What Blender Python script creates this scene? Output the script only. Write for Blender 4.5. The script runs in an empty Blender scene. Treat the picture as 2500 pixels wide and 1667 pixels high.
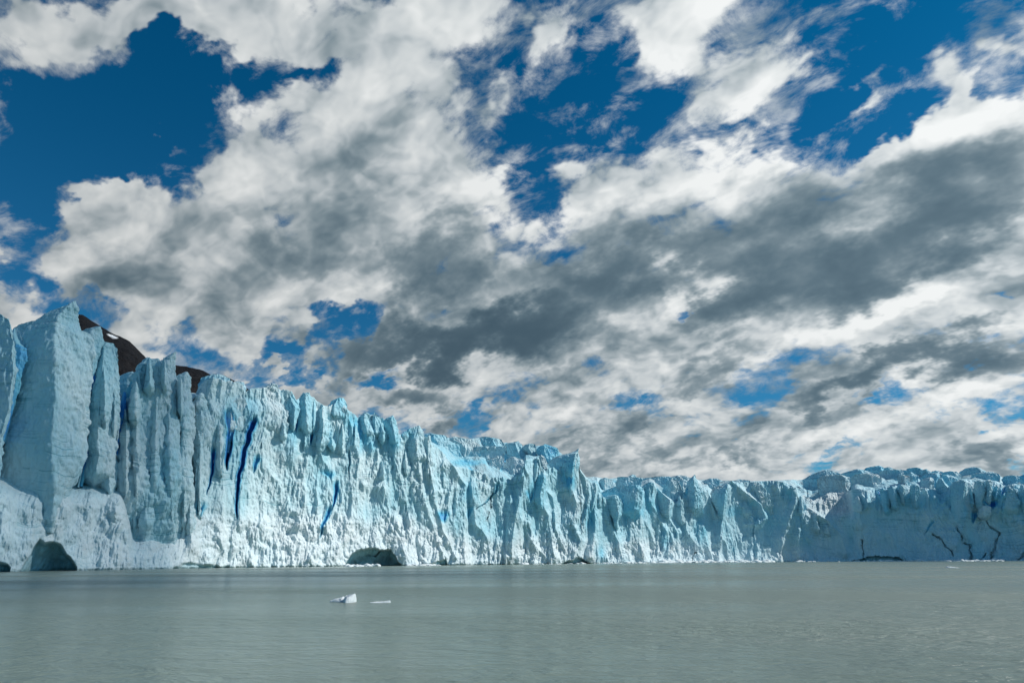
import bpy, math
import numpy as np
from mathutils import Vector, Matrix
SC = bpy.context.scene
COL = SC.collection

# ------------------------------------------------------------------ camera
F = 1667.0                                   # 24 mm lens on a 2500 px wide frame
PITCH = math.radians(17.72)
ROLL = math.radians(-0.30)
CAM_H = 2.0
cam_data = bpy.data.cameras.new('camera')
cam_data.sensor_width = 36.0
cam_data.lens = 36.0 * F / 2500.0
cam_data.clip_start = 0.1
cam_data.clip_end = 60000
cam = bpy.data.objects.new('camera', cam_data)
COL.objects.link(cam)
cam.matrix_world = (Matrix.Translation((0, 0, CAM_H)) @ Matrix.Rotation(math.pi / 2 + PITCH, 4, 'X')
                    @ Matrix.Rotation(ROLL, 4, 'Z'))
SC.camera = cam
CM = np.array(cam.matrix_world.to_3x3())

def ray(x, y):
    """direction of a point of the photograph (2500 x 1667)"""
    v = CM @ np.array([x - 1250.0, 833.5 - y, -F])
    return v / np.linalg.norm(v)

def at(x, y, Y):
    d = ray(x, y)
    return np.array([d[0] / d[1] * Y, Y, CAM_H + d[2] / d[1] * Y])

def az_el(x, y):
    d = ray(x, y)
    return math.degrees(math.atan2(d[0], d[1])), math.degrees(math.asin(d[2]))

# ------------------------------------------------------------------ sun and exposure
SUN_AZ, SUN_EL = 84.0, 40.0                    # degrees, azimuth clockwise from +Y
sun_data = bpy.data.lights.new('sun', 'SUN')
sun_data.energy = 4.2
sun_data.angle = math.radians(0.55)
sun_data.color = (1.0, 0.95, 0.87)
sun = bpy.data.objects.new('sun', sun_data)
COL.objects.link(sun)
sd = Vector((math.sin(math.radians(SUN_AZ)) * math.cos(math.radians(SUN_EL)),
             math.cos(math.radians(SUN_AZ)) * math.cos(math.radians(SUN_EL)), math.sin(math.radians(SUN_EL))))
sun.rotation_euler = sd.to_track_quat('Z', 'Y').to_euler()
sun.location = (200, 0, 200)
SC.view_settings.view_transform = 'Standard'
SC.view_settings.look = 'None'
SC.view_settings.gamma = 1.0
SC.view_settings.exposure = 0.0
SC.render.engine = 'CYCLES'
SC.cycles.use_denoising = True
SC.cycles.max_bounces = 6
SC.cycles.diffuse_bounces = 4
SC.cycles.glossy_bounces = 2
SC.cycles.caustics_reflective = False
SC.cycles.caustics_refractive = False

# ------------------------------------------------------------------ node helpers
class NT:
    def __init__(self, tree):
        self.t = tree
        self.n = tree.nodes
        self.l = tree.links
    def node(self, kind, ins=None, **props):
        nd = self.n.new(kind)
        for k, v in props.items():
            setattr(nd, k, v)
        for k, v in (ins or {}).items():
            self.set(nd.inputs[k], v)
        return nd
    def set(self, sock, v):
        if isinstance(v, bpy.types.NodeSocket):
            self.l.new(v, sock)
        else:
            sock.default_value = v
    def m(self, op, a, b=0.0, c=0.0, clamp=False):
        nd = self.n.new('ShaderNodeMath'); nd.operation = op; nd.use_clamp = clamp
        self.set(nd.inputs[0], a); self.set(nd.inputs[1], b); self.set(nd.inputs[2], c)
        return nd.outputs[0]
    def vm(self, op, a, b=(0, 0, 0), s=None):
        nd = self.n.new('ShaderNodeVectorMath'); nd.operation = op
        self.set(nd.inputs[0], a); self.set(nd.inputs[1], b)
        if s is not None: self.set(nd.inputs['Scale'], s)
        return nd.outputs['Value'] if op in ('LENGTH', 'DOT_PRODUCT') else nd.outputs[0]
    def rng(self, v, a, b, c=0.0, d=1.0, smooth=True):
        nd = self.n.new('ShaderNodeMapRange')
        nd.interpolation_type = 'SMOOTHSTEP' if smooth else 'LINEAR'
        for i, q in enumerate((v, a, b, c, d)): self.set(nd.inputs[i], q)
        return nd.outputs[0]
    def mix(self, f, a, b, mode='MIX'):
        nd = self.n.new('ShaderNodeMix'); nd.data_type = 'RGBA'; nd.blend_type = mode
        self.set(nd.inputs[0], f)
        for i, q in ((6, a), (7, b)):
            if not isinstance(q, bpy.types.NodeSocket) and len(q) == 3: q = (*q, 1.0)
            self.set(nd.inputs[i], q)
        return nd.outputs[2]
    def noise(self, vec, scale, detail=5.0, rough=0.5, dist=0.0, lac=2.0, out='Fac', dim='3D'):
        nd = self.node('ShaderNodeTexNoise', {'Vector': vec, 'Scale': scale, 'Detail': detail, 'Roughness': rough,
                                              'Distortion': dist, 'Lacunarity': lac}, noise_dimensions=dim)
        return nd.outputs[out]
    def comb(self, x, y, z=0.0):
        return self.node('ShaderNodeCombineXYZ', {0: x, 1: y, 2: z}).outputs[0]

def srgb(r, g, b):
    f = lambda c: (c / 255 / 12.92) if c / 255 <= 0.04045 else ((c / 255 + 0.055) / 1.055) ** 2.4
    return (f(r), f(g), f(b))

# ------------------------------------------------------------------ world: sky with broken cloud
world = bpy.data.worlds.new('World')
SC.world = world
world.use_nodes = True
W = NT(world.node_tree)
W.n.clear()
tc = W.node('ShaderNodeTexCoord').outputs['Generated']
sep = W.node('ShaderNodeSeparateXYZ', {0: tc})
dx, dy, dz = sep.outputs
az = W.m('MULTIPLY', W.m('ARCTAN2', dx, dy), 57.29578)
el = W.m('MULTIPLY', W.m('ARCSINE', dz), 57.29578)
# the cloud deck: direction projected on a level plane, drawn out along the wind
dzc = W.m('ADD', W.m('MAXIMUM', dz, 0.0), 0.30)
px_ = W.m('DIVIDE', dx, dzc); py_ = W.m('DIVIDE', dy, dzc)
WIND = math.radians(-52)
ca, sa = math.sin(WIND), math.cos(WIND)
along = W.m('ADD', W.m('MULTIPLY', px_, ca), W.m('MULTIPLY', py_, sa))
across = W.m('SUBTRACT', W.m('MULTIPLY', px_, sa), W.m('MULTIPLY', py_, ca))
plane = W.comb(W.m('MULTIPLY', along, 0.74), across, 3.7)
n_big = W.noise(plane, 1.6, 3.0, 0.5, dim='2D')
# the billows stand up from the deck, so they are foreshortened far less than the deck itself
dzf = W.m('ADD', W.m('MAXIMUM', dz, 0.0), 0.50)
fx_ = W.m('DIVIDE', dx, dzf); fy_ = W.m('DIVIDE', dy, dzf)
al2 = W.m('ADD', W.m('MULTIPLY', fx_, ca), W.m('MULTIPLY', fy_, sa))
ac2 = W.m('SUBTRACT', W.m('MULTIPLY', fx_, sa), W.m('MULTIPLY', fy_, ca))
puffv = W.comb(W.m('MULTIPLY', al2, 0.78), ac2, W.m('MULTIPLY', dz, 0.8))
n_fine = W.noise(puffv, 5.2, 10.0, 0.63, 0.15, dim='2D')
n_wisp = W.noise(W.vm('ADD', puffv, (7.0, 3.0, 1.0)), 17.0, 8.0, 0.68, 0.35)
SOFF = (0.012, 0.036, -0.02)
def puff(vec):
    wv = W.vm('ADD', vec, W.vm('SCALE', W.vm('SUBTRACT', W.noise(vec, 9.0, 3.0, 0.6, out='Color', dim='2D'), (.5, .5, .5)), s=0.12))
    vo = W.node('ShaderNodeTexVoronoi', {'Vector': wv, 'Scale': 8.0, 'Detail': 3.0, 'Roughness': 0.55, 'Smoothness': 0.35}, feature='SMOOTH_F1', voronoi_dimensions='2D')
    return vo.outputs['Distance']
p0 = puff(puffv)
p1 = puff(W.vm('ADD', puffv, SOFF))
n_fine_s = W.noise(W.vm('ADD', puffv, SOFF), 5.2, 4.0, 0.55, 0.15, dim='2D')
n_fine_0 = W.noise(puffv, 5.2, 4.0, 0.55, 0.15, dim='2D')
# warped sky angles for the large masses
wn = W.vm('SUBTRACT', W.noise(puffv, 6.5, 5.0, 0.6, out='Color', dim='2D'), (0.5, 0.5, 0.5))
ang = W.vm('ADD', W.comb(az, el, 0.0), W.vm('MULTIPLY', wn, (15.0, 12.0, 0.0)))

def blobs(items, start, gain=1.0):
    acc = start
    for (x, y, rx, ry, rot, w) in items:
        a0, e0 = az_el(x, y)
        # size in degrees from a step in the photo
        a1, e1 = az_el(x + 20 * math.cos(math.radians(rot)), y - 20 * math.sin(math.radians(rot)))
        a2, e2 = az_el(x + 20 * math.sin(math.radians(rot)), y + 20 * math.cos(math.radians(rot)))
        sx = math.hypot(a1 - a0, e1 - e0) / 20 * rx
        sy = math.hypot(a2 - a0, e2 - e0) / 20 * ry
        # the tiny dependence on acc makes the nodes evaluate one blob after another
        vin = ang
        if isinstance(acc, bpy.types.NodeSocket):
            va = W.node('ShaderNodeVectorMath', {0: acc, 1: (1e-7, 1e-7, 1e-7), 2: ang}, operation='MULTIPLY_ADD')
            vin = va.outputs[0]
        mp = W.node('ShaderNodeMapping', {'Vector': vin, 'Location': (a0, e0, 0),
                    'Rotation': (0, 0, math.atan2(e1 - e0, a1 - a0)), 'Scale': (sx, sy, 1)}, vector_type='TEXTURE')
        ln = W.vm('LENGTH', mp.outputs[0])
        fall = W.rng(ln, 0.1, 1.5, w * gain, 0.0)
        acc = W.m('ADD', acc, fall)
    return acc

cover_items = [
    # x, y, rx, ry, tilt, weight  (blue gaps negative)
    (300, 330, 330, 150, 25, -1.3), (100, 480, 190, 110, 10, -1.1), (470, 160, 190, 80, 10, -1.2), (150, 230, 160, 100, 0, -.7),
    (1370, 215, 120, 170, -5, -.62), (1340, 430, 70, 150, 5, -.6), (1420, 110, 120, 40, 20, -.35), (1530, 270, 120, 80, 40, -.42),
    (1480, 180, 120, 50, 0, -.3),
    (2090, 160, 200, 85, 35, -1.1), (2270, 70, 160, 70, 20, -.8), (2200, 300, 170, 60, 40, -.75), (2400, 170, 130, 90, 0, -.5), (1990, 330, 90, 45, 0, -.4),
    (700, 165, 110, 26, 10, -.55), (1180, 170, 120, 120, 0, .55), (1150, 40, 200, 60, 0, .55), (1330, 50, 80, 50, 0, .3), (1530, 240, 70, 50, 30, .3), (1920, 200, 130, 60, 30, .35), (780, 930, 130, 26, 0, .3), (1900, 1060, 800, 110, 0, .35), (250, 360, 60, 30, 0, -.3), (1950, 820, 500, 80, 15, .3),
    (50, 640, 110, 40, 10, -.6), (180, 720, 110, 60, 0, -.8), (30, 560, 60, 50, 0, -.4),
    (835, 790, 50, 95, -40, -.95), (690, 905, 90, 26, 20, -.6), (760, 950, 120, 28, 0, .6), (930, 915, 75, 40, 0, -.7),
    (1170, 985, 110, 22, 8, -.3), (1590, 965, 80, 24, 8, -.5), (1640, 785, 34, 18, 20, -.5), (2080, 990, 110, 18, 12, -.4), (600, 820, 150, 60, 0, .5), (420, 760, 150, 70, 0, .4),
    (1790, 1090, 70, 20, 8, -.6), (2030, 1070, 90, 22, 10, -.6), (2010, 1110, 90, 18, 10, -.4), (2430, 750, 60, 20, 10, -.4), (1540, 1000, 120, 30, 0, -.2),
    (1250, 1030, 80, 20, 10, -.25), (2400, 1000, 120, 25, 10, -.3),
    # cloud masses
    (300, 30, 260, 60, 0, 1.0), (110, 100, 120, 70, -20, .55), (760, 60, 240, 85, 0, 1.0), (1000, 120, 120, 70, 10, .3),
    (900, 330, 260, 170, 20, 1.0), (640, 280, 90, 90, 0, .45), (620, 560, 420, 170, 12, 1.0), (300, 620, 260, 110, 10, .9), (1000, 560, 300, 190, 0, .9),
    (700, 770, 330, 120, 0, .8), (380, 350, 60, 20, 0, .75), (60, 770, 90, 45, 0, .9), (0, 640, 50, 30, 0, .9), (40, 570, 60, 30, 0, .6),
    (900, 960, 190, 60, 0, .9), (1650, 60, 300, 110, 10, .9), (1750, 210, 180, 90, 35, .35), (1350, 270, 60, 70, 0, .75), (1260, 260, 40, 60, 0, .5),
    (1900, 450, 600, 110, 8, .9), (2380, 330, 170, 110, 20, 1.1), (2090, 230, 90, 30, 35, .6), (2330, 190, 80, 80, 40, .85), (2100, 220, 110, 40, 35, .4), (2450, 60, 60, 40, 0, .3),
    (1800, 240, 130, 50, 10, .45), (1500, 470, 200, 90, 20, .5),
    (1250, 1230, 1500, 130, 0, .9), (1900, 720, 800, 220, 10, .9), (1700, 1020, 900, 150, 0, .45), (1300, 800, 400, 130, 10, .6), (2330, 1080, 260, 60, 5, .4), (1300, 1120, 300, 60, 0, .4),
]
cov = W.m('MULTIPLY_ADD', W.m('SUBTRACT', n_fine, 0.5), 2.9, 0.52)
cov = W.m('MULTIPLY_ADD', W.m('SUBTRACT', n_big, 0.5), 0.9, cov)
cov = W.m('MULTIPLY_ADD', W.m('SUBTRACT', n_wisp, 0.5), 2.1, cov)
cov = W.m('MULTIPLY_ADD', W.m('SUBTRACT', 0.42, p0), 1.25, cov)
# the deck breaks up overhead and behind the viewer
away = W.m('MAXIMUM', W.rng(dy, 0.40, -0.05), W.rng(el, 48.0, 62.0))
cov = W.m('MULTIPLY_ADD', away, -0.55, cov)
cov = blobs(cover_items, cov, 1.3)
dark_items = [
    (1085, 640, 160, 90, 0, .95), (760, 640, 220, 50, 5, .40), (980, 690, 150, 60, 0, .2), (1060, 825, 290, 62, 8, 1.25), (1250, 800, 240, 60, 10, .5), (1330, 760, 260, 90, 20, .7),
    (1480, 640, 190, 60, 8, .85), (1480, 560, 170, 50, 15, .35), (1700, 660, 150, 130, 20, .45), (1900, 640, 260, 130, 20, .9), (2150, 590, 260, 100, 22, .75), (2400, 480, 200, 130, 30, .8),
    (1760, 780, 140, 70, 30, .55), (1400, 850, 220, 60, 0, .5), (600, 700, 300, 60, 5, .2), (250, 640, 120, 40, 10, .25), (2130, 690, 170, 60, 25, .25), (2150, 910, 280, 42, 12, .85), (2400, 880, 200, 50, 5, .5), (1990, 940, 150, 45, 20, .5),
    (1040, 960, 120, 50, 5, .7), (960, 985, 110, 30, 0, .3), (1720, 920, 150, 35, 15, .45), (1400, 1000, 170, 35, 0, .35), (1580, 1080, 150, 30, 0, .4), (1720, 1130, 200, 16, 0, .3),
    (2440, 640, 110, 50, 25, .3), (350, 640, 120, 60, 0, .2), (2420, 1110, 120, 40, 20, .5), (1830, 1110, 80, 30, 25, .35), (560, 700, 200, 60, 0, .15), (2000, 1010, 100, 22, 15, .35),
    (1320, 1130, 200, 20, 0, .3), (1880, 880, 200, 40, 20, .35), (880, 480, 200, 60, 0, .12),
    # bright
    (1650, 450, 330, 60, 15, -.35), (2380, 290, 170, 70, 30, -.5), (1850, 390, 260, 50, 5, -.4), (1630, 730, 45, 90, -10, -.8),
    (1000, 900, 90, 25, 0, -.3), (2250, 700, 260, 40, 27, -.45), (1560, 860, 150, 30, 5, -.2), (2100, 790, 260, 35, 20, -.45), (950, 300, 160, 120, 20, -.25), (1700, 80, 250, 90, 10, -.3),
    (1240, 470, 140, 90, 0, -.3), (1800, 230, 60, 50, 0, -.3), (2250, 990, 250, 30, 10, -.3),
]
dark = blobs(dark_items, 0.0)
cov = W.m('MULTIPLY_ADD', W.m('MAXIMUM', dark, 0.0), 0.85, cov)
alpha = W.m('POWER', W.rng(cov, -0.20, 0.72), 0.95)
veil = W.m('MULTIPLY', W.rng(W.m('MULTIPLY_ADD', W.m('SUBTRACT', n_wisp, 0.5), 3.6, cov), -0.75, 0.9), 0.62)
alpha = W.m('MAXIMUM', alpha, veil)
thick = W.rng(cov, 0.3, 2.4)
relief = W.m('SUBTRACT', n_fine_s, n_fine_0)            # how fast the deck thickens toward the sun
shade = W.m('MULTIPLY_ADD', thick, 0.18, W.m('MULTIPLY', dark, 1.0))
tex = W.m('MULTIPLY', relief, 1.35)
tex = W.m('MULTIPLY_ADD', W.m('SUBTRACT', p0, p1), 0.85, tex)
tex = W.m('MULTIPLY_ADD', W.m('SUBTRACT', p0, 0.42), 0.16, tex)
tex = W.m('MULTIPLY_ADD', W.m('SUBTRACT', n_fine_0, 0.5), -0.35, tex)
tex = W.m('MULTIPLY_ADD', W.m('SUBTRACT', n_wisp, 0.5), -0.22, tex)
tex = W.m('MULTIPLY', tex, W.rng(dark, 0.1, 1.0, 1.0, 0.5))         # shaded bases are smoother
shade = W.m('ADD', shade, tex)
shade = W.m('MULTIPLY', W.m('TANH', W.m('MULTIPLY', shade, 0.95)), 1.08)
shade = W.m('MAXIMUM', shade, -0.6)
ramp = W.node('ShaderNodeValToRGB', {0: W.rng(shade, -0.50, 1.12, smooth=False)})
cr = ramp.color_ramp
cr.elements[0].position = 0.0; cr.elements[0].color = (*srgb(240, 243, 243), 1)
cr.elements[1].position = 1.0; cr.elements[1].color = (*srgb(64, 88, 104), 1)
for p_, c_ in ((0.16, (222, 227, 228)), (0.36, (198, 206, 210)), (0.52, (168, 180, 186)), (0.68, (134, 151, 160)), (0.85, (96, 118, 131))):
    e = cr.elements.new(p_); e.color = (*srgb(*c_), 1)
# darker, bluer toward the left of the picture, brighter toward the sun
sun_dot = W.vm('DOT_PRODUCT', tc, tuple(sd))
cl_gain = W.rng(sun_dot, -0.35, 0.75, 0.68, 1.05, smooth=False)
cloud = W.vm('SCALE', ramp.outputs[0], s=cl_gain)

sky = W.node('ShaderNodeTexSky', sky_type='NISHITA', sun_disc=False, sun_elevation=math.radians(SUN_EL),
             sun_rotation=math.radians(SUN_AZ), altitude=200.0, air_density=1.0, dust_density=0.3, ozone_density=1.0)
W.set(sky.inputs[0], tc) if len(sky.inputs) else None
SKY_STR = 0.08
# polarised deep blue of this sky: tint the daylight sky, stronger high up
tint = W.mix(W.rng(el, 2.0, 42.0), (0.17, 0.68, 0.95), (0.01, 0.58, 0.86))
blue = W.mix(1.0, sky.outputs[0], tint, 'MULTIPLY')
cloud_s = W.vm('SCALE', cloud, s=1.0 / SKY_STR)
final = W.mix(alpha, blue, cloud_s)
bg = W.node('ShaderNodeBackground', {'Color': final, 'Strength': SKY_STR})
wo = W.node('ShaderNodeOutputWorld', {'Surface': bg.outputs[0]})
world.cycles.sampling_method = 'MANUAL'
world.cycles.sample_map_resolution = 512

# ------------------------------------------------------------------ object helpers
def link(o, parent=None):
    COL.objects.link(o)
    if parent is not None: o.parent = parent
    return o

def tag(o, label=None, cat=None, group=None, kind=None):
    if label: o['label'] = label
    if cat: o['category'] = cat
    if group: o['group'] = group
    if kind: o['kind'] = kind
    return o

def mesh_obj(name, verts, faces, material, parent=None, smooth=True, attrs=None):
    """verts (n,3), faces (m,4) or (m,3) numpy"""
    me = bpy.data.meshes.new(name)
    verts = np.ascontiguousarray(verts, np.float32); faces = np.ascontiguousarray(faces, np.int32)
    k = faces.shape[1]
    me.vertices.add(len(verts)); me.vertices.foreach_set('co', verts.ravel())
    me.loops.add(faces.size); me.loops.foreach_set('vertex_index', faces.ravel())
    me.polygons.add(len(faces)); me.polygons.foreach_set('loop_start', np.arange(0, faces.size, k, dtype=np.int32))
    me.update(calc_edges=True)
    me.validate()
    if smooth: me.polygons.foreach_set('use_smooth', np.ones(len(me.polygons), bool))
    for an, av in (attrs or {}).items():
        a = me.attributes.new(an, 'FLOAT', 'POINT'); a.data.foreach_set('value', np.ascontiguousarray(av, np.float32).ravel())
    me.materials.append(material)
    return link(bpy.data.objects.new(name, me), parent)

def grid_faces(nu, nv, wrap_u=False):
    """vertex index = j*nu + i"""
    i = np.arange(nu if wrap_u else nu - 1); j = np.arange(nv - 1)
    I, J = np.meshgrid(i, j)
    I2 = (I + 1) % nu
    return np.stack([J * nu + I, J * nu + I2, (J + 1) * nu + I2, (J + 1) * nu + I], -1).reshape(-1, 4)

def new_mat(name):
    m = bpy.data.materials.new(name); m.use_nodes = True
    m.node_tree.nodes.clear()
    return m, NT(m.node_tree)
# ------------------------------------------------------------------ lake
wm, w = new_mat('glacial_lake_water')
pos = w.node('ShaderNodeNewGeometry').outputs['Position']
v1 = w.vm('MULTIPLY', pos, (0.55, 1.0, 1.0))
n1 = w.noise(v1, 0.9, 6.0, 0.6, 0.6)
n2 = w.noise(v1, 4.5, 5.0, 0.6, 0.8)
n3 = w.noise(v1, 0.12, 3.0, 0.5)
gust = w.rng(w.noise(w.vm('MULTIPLY', pos, (0.3, 1.0, 1.0)), 0.035, 3.0, 0.5), 0.35, 0.65)
hgt = w.m('ADD', w.m('MULTIPLY', n1, 0.30), w.m('MULTIPLY', n2, 0.12))
hgt = w.m('ADD', hgt, w.m('MULTIPLY', n3, 0.25))
bump = w.node('ShaderNodeBump', {'Strength': w.rng(gust, 0, 1, 0.6, 1.0), 'Distance': 1.35, 'Height': hgt})
silt = w.mix(w.noise(w.vm('MULTIPLY', pos, (0.4, 1.0, 1.0)), 0.05, 4.0, 0.5), srgb(110, 126, 117), srgb(126, 140, 128))
b = w.node('ShaderNodeBsdfPrincipled', {'Base Color': silt, 'Roughness': w.rng(gust, 0, 1, 0.18, 0.30), 'IOR': 1.333, 'Normal': bump.outputs[0],
                                        'Specular IOR Level': 0.42})
w.node('ShaderNodeOutputMaterial', {'Surface': b.outputs[0]})
R = 6000.0
vs = np.array([[-R, -R, 0], [R, -R, 0], [R, R, 0], [-R, R, 0]])
lake = mesh_obj('water', vs, np.array([[0, 1, 2, 3]]), wm, smooth=False)
tag(lake, kind='structure')
# ------------------------------------------------------------------ numpy noise
_rng = np.random.RandomState(11)
_P = _rng.permutation(256).astype(np.int32); _P = np.concatenate([_P, _P, _P])
_G = _rng.normal(size=(256, 3)).astype(np.float32); _G /= np.linalg.norm(_G, axis=1, keepdims=True)

def perlin(x, y, z):
    x = np.asarray(x, np.float32); y = np.asarray(y, np.float32); z = np.asarray(z, np.float32)
    x, y, z = np.broadcast_arrays(x, y, z)
    xi = np.floor(x); yi = np.floor(y); zi = np.floor(z)
    fx, fy, fz = x - xi, y - yi, z - zi
    xi = xi.astype(np.int32) & 255; yi = yi.astype(np.int32) & 255; zi = zi.astype(np.int32) & 255
    u = fx * fx * fx * (fx * (fx * 6 - 15) + 10); v = fy * fy * fy * (fy * (fy * 6 - 15) + 10); w = fz * fz * fz * (fz * (fz * 6 - 15) + 10)
    def g(a, b, c):
        h = _P[_P[_P[xi + a] + yi + b] + zi + c]
        gr = _G[h]
        return gr[..., 0] * (fx - a) + gr[..., 1] * (fy - b) + gr[..., 2] * (fz - c)
    x00 = g(0, 0, 0); x00 += u * (g(1, 0, 0) - x00)
    x10 = g(0, 1, 0); x10 += u * (g(1, 1, 0) - x10)
    x01 = g(0, 0, 1); x01 += u * (g(1, 0, 1) - x01)
    x11 = g(0, 1, 1); x11 += u * (g(1, 1, 1) - x11)
    a = x00 + v * (x10 - x00); b = x01 + v * (x11 - x01)
    return 1.5 * (a + w * (b - a))

def fbm(x, y, z, octv=4, gain=0.5, kind='fbm', seed=0.0):
    tot = 0.0; amp = 1.0; norm = 0.0; f = 1.0
    for k in range(octv):
        o = seed + 17.3 * k
        n = perlin(x * f + o, y * f - o, z * f + 0.7 * o)
        if kind == 'ridge': n = 1.0 - 2.0 * np.abs(n) * 1.3      # sharp outward crests, hollow valleys
        elif kind == 'billow': n = 2.0 * np.abs(n) * 1.3 - 1.0   # round lumps, sharp creases
        tot = tot + amp * n; norm += amp
        amp *= gain; f *= 2.03
    return tot / norm

def sstep(a, b, x):
    t = np.clip((x - a) / (b - a), 0, 1)
    return t * t * (3 - 2 * t)

def smax(a, b, k):
    h = np.clip(0.5 + 0.5 * (a - b) / k, 0, 1)
    return b + (a - b) * h + k * h * (1 - h)
# ------------------------------------------------------------------ ice material
def ice_material(name, strata=1.0, tone=(0.60, 0.755, 0.80)):
    m, t = new_mat(name)
    pos = t.node('ShaderNodeNewGeometry').outputs['Position']
    ablue = t.node('ShaderNodeAttribute', attribute_name='blue').outputs['Fac']
    adirt = t.node('ShaderNodeAttribute', attribute_name='dirt').outputs['Fac']
    asnow = t.node('ShaderNodeAttribute', attribute_name='snow').outputs['Fac']
    vert = t.vm('MULTIPLY', pos, (1.0, 1.0, 0.35))
    big = t.noise(vert, 0.07, 4.0, 0.55, 0.3)
    mid = t.noise(vert, 0.5, 5.0, 0.6, 0.4)
    c = t.mix(t.rng(big, 0.35, 0.68), tone, (0.38, 0.655, 0.75))
    c = t.mix(t.rng(mid, 0.45, 0.75, 0.0, 0.4), c, (0.72, 0.83, 0.865))
    # weathered, crumbly white ice
    c = t.mix(asnow, c, (0.76, 0.83, 0.86))
    # dense old blue ice
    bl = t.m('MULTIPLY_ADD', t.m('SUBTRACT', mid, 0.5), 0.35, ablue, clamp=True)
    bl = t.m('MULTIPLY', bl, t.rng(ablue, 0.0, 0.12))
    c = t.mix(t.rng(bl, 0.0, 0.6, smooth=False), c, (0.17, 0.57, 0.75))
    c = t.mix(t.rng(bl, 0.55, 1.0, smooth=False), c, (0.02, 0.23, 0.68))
    # thin strata of clear ice, gently tilted and broken up
    sp = t.node('ShaderNodeSeparateXYZ', {0: pos}).outputs
    wob = t.noise(pos, 0.05, 3.0, 0.5)
    lz = t.m('ADD', sp[2], t.m('MULTIPLY', wob, 9.0))
    lz = t.m('ADD', lz, t.m('MULTIPLY', sp[0], 0.05))
    ln = t.noise(t.comb(0.0, 0.0, t.m('MULTIPLY', lz, 1.0)), 0.55, 3.0, 0.6)
    line = t.m('SUBTRACT', 1.0, t.rng(t.m('ABSOLUTE', t.m('SUBTRACT', ln, 0.5)), 0.0, 0.012, smooth=False))
    brk = t.rng(t.noise(pos, 0.10, 3.0, 0.6), 0.48, 0.60)
    line = t.m('MULTIPLY', t.m('MULTIPLY', line, brk), t.m('SUBTRACT', 1.0, asnow))
    c = t.mix(t.m('MULTIPLY', line, 0.85 * strata), c, (0.14, 0.38, 0.46))
    # silt and rock flour, also the shade tinted into the caves
    dn = t.noise(vert, 1.3, 6.0, 0.65)
    dm = t.m('MULTIPLY', adirt, t.rng(dn, 0.30, 0.62))
    c = t.mix(dm, c, (0.17, 0.165, 0.16))
    n1 = t.noise(t.vm('MULTIPLY', pos, (1.0, 1.0, 0.55)), 1.1, 8.0, 0.62, 0.3)
    n2 = t.noise(pos, 3.5, 6.0, 0.65)
    vo = t.node('ShaderNodeTexVoronoi', {'Vector': t.vm('MULTIPLY', pos, (1.0, 1.0, 0.5)), 'Scale': 0.8, 'Randomness': 1.0}, feature='F1').outputs['Distance']
    h = t.m('ADD', t.m('MULTIPLY', n1, 0.8), t.m('MULTIPLY', n2, 0.22))
    vo2 = t.node('ShaderNodeTexVoronoi', {'Vector': t.vm('MULTIPLY', pos, (1.0, 1.0, 0.42)), 'Scale': 0.33, 'Detail': 2.0}, feature='F1').outputs['Distance']
    h = t.m('MULTIPLY_ADD', vo, -0.40, h)
    h = t.m('MULTIPLY_ADD', vo2, -0.85, h)
    bp = t.node('ShaderNodeBump', {'Strength': 0.75, 'Distance': 0.8, 'Height': h})
    rough = t.rng(ablue, 0.0, 0.8, 0.50, 0.28)
    b = t.node('ShaderNodeBsdfPrincipled', {'Base Color': c, 'Roughness': rough, 'IOR': 1.31, 'Normal': bp.outputs[0]})
    t.node('ShaderNodeOutputMaterial', {'Surface': b.outputs[0]})
    return m

ICE = ice_material('glacier_ice')

# ------------------------------------------------------------------ the ice front
r1 = lambda X, Y: (0.4592 * X, 700 + 0.4592 * Y)
r2 = lambda X, Y: (550 + 0.34443 * X, 880 + 0.34443 * Y)
r3 = lambda X, Y: (1000 + 0.26786 * X, 1000 + 0.26786 * Y)
r4 = lambda X, Y: (1450 + 0.23384 * X, 1080 + 0.23384 * Y)
r5 = lambda X, Y: (1950 + 0.23384 * X, 1080 + 0.23384 * Y)
def P(rf, *pts): return [rf(*p) for p in pts]

HORX = lambda x: ray(x, 1366 + (x - 1250) * 0.0)[0] / ray(x, 1366)[1]
_fx = np.array([-1400, -600, 0, 300, 600, 850, 1050, 1400, 1700, 1950, 2100, 2500, 3100, 3900])
_fY = np.array([95, 130, 170, 206, 246, 278, 306, 364, 432, 452, 446, 415, 380, 350])
_fq = np.array([HORX(x) for x in _fx])
from functools import lru_cache
def _smooth_interp(x, xp, yp, n=6):
    tot = 0
    for k in range(-n, n + 1): tot = tot + np.interp(x + k * 0.012, xp, yp)
    return tot / (2 * n + 1)
_qd = np.linspace(_fq[0], _fq[-1], 3000)
_Yd = _smooth_interp(_qd, _fq, _fY)
Yf = lambda q: np.interp(q, _qd, _Yd)

def qz(x, y, dY=0.0):
    """pixel -> (q = X/Y, z) on the front, dY metres nearer"""
    d = ray(x, y); q = d[0] / d[1]; Y = float(Yf(q)) - dY
    return q, CAM_H + d[2] / d[1] * Y

def trace(pts, dY=0.0):
    a = np.array([qz(x, y, dY) for x, y in pts]); return a[:, 0], a[:, 1]

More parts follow.
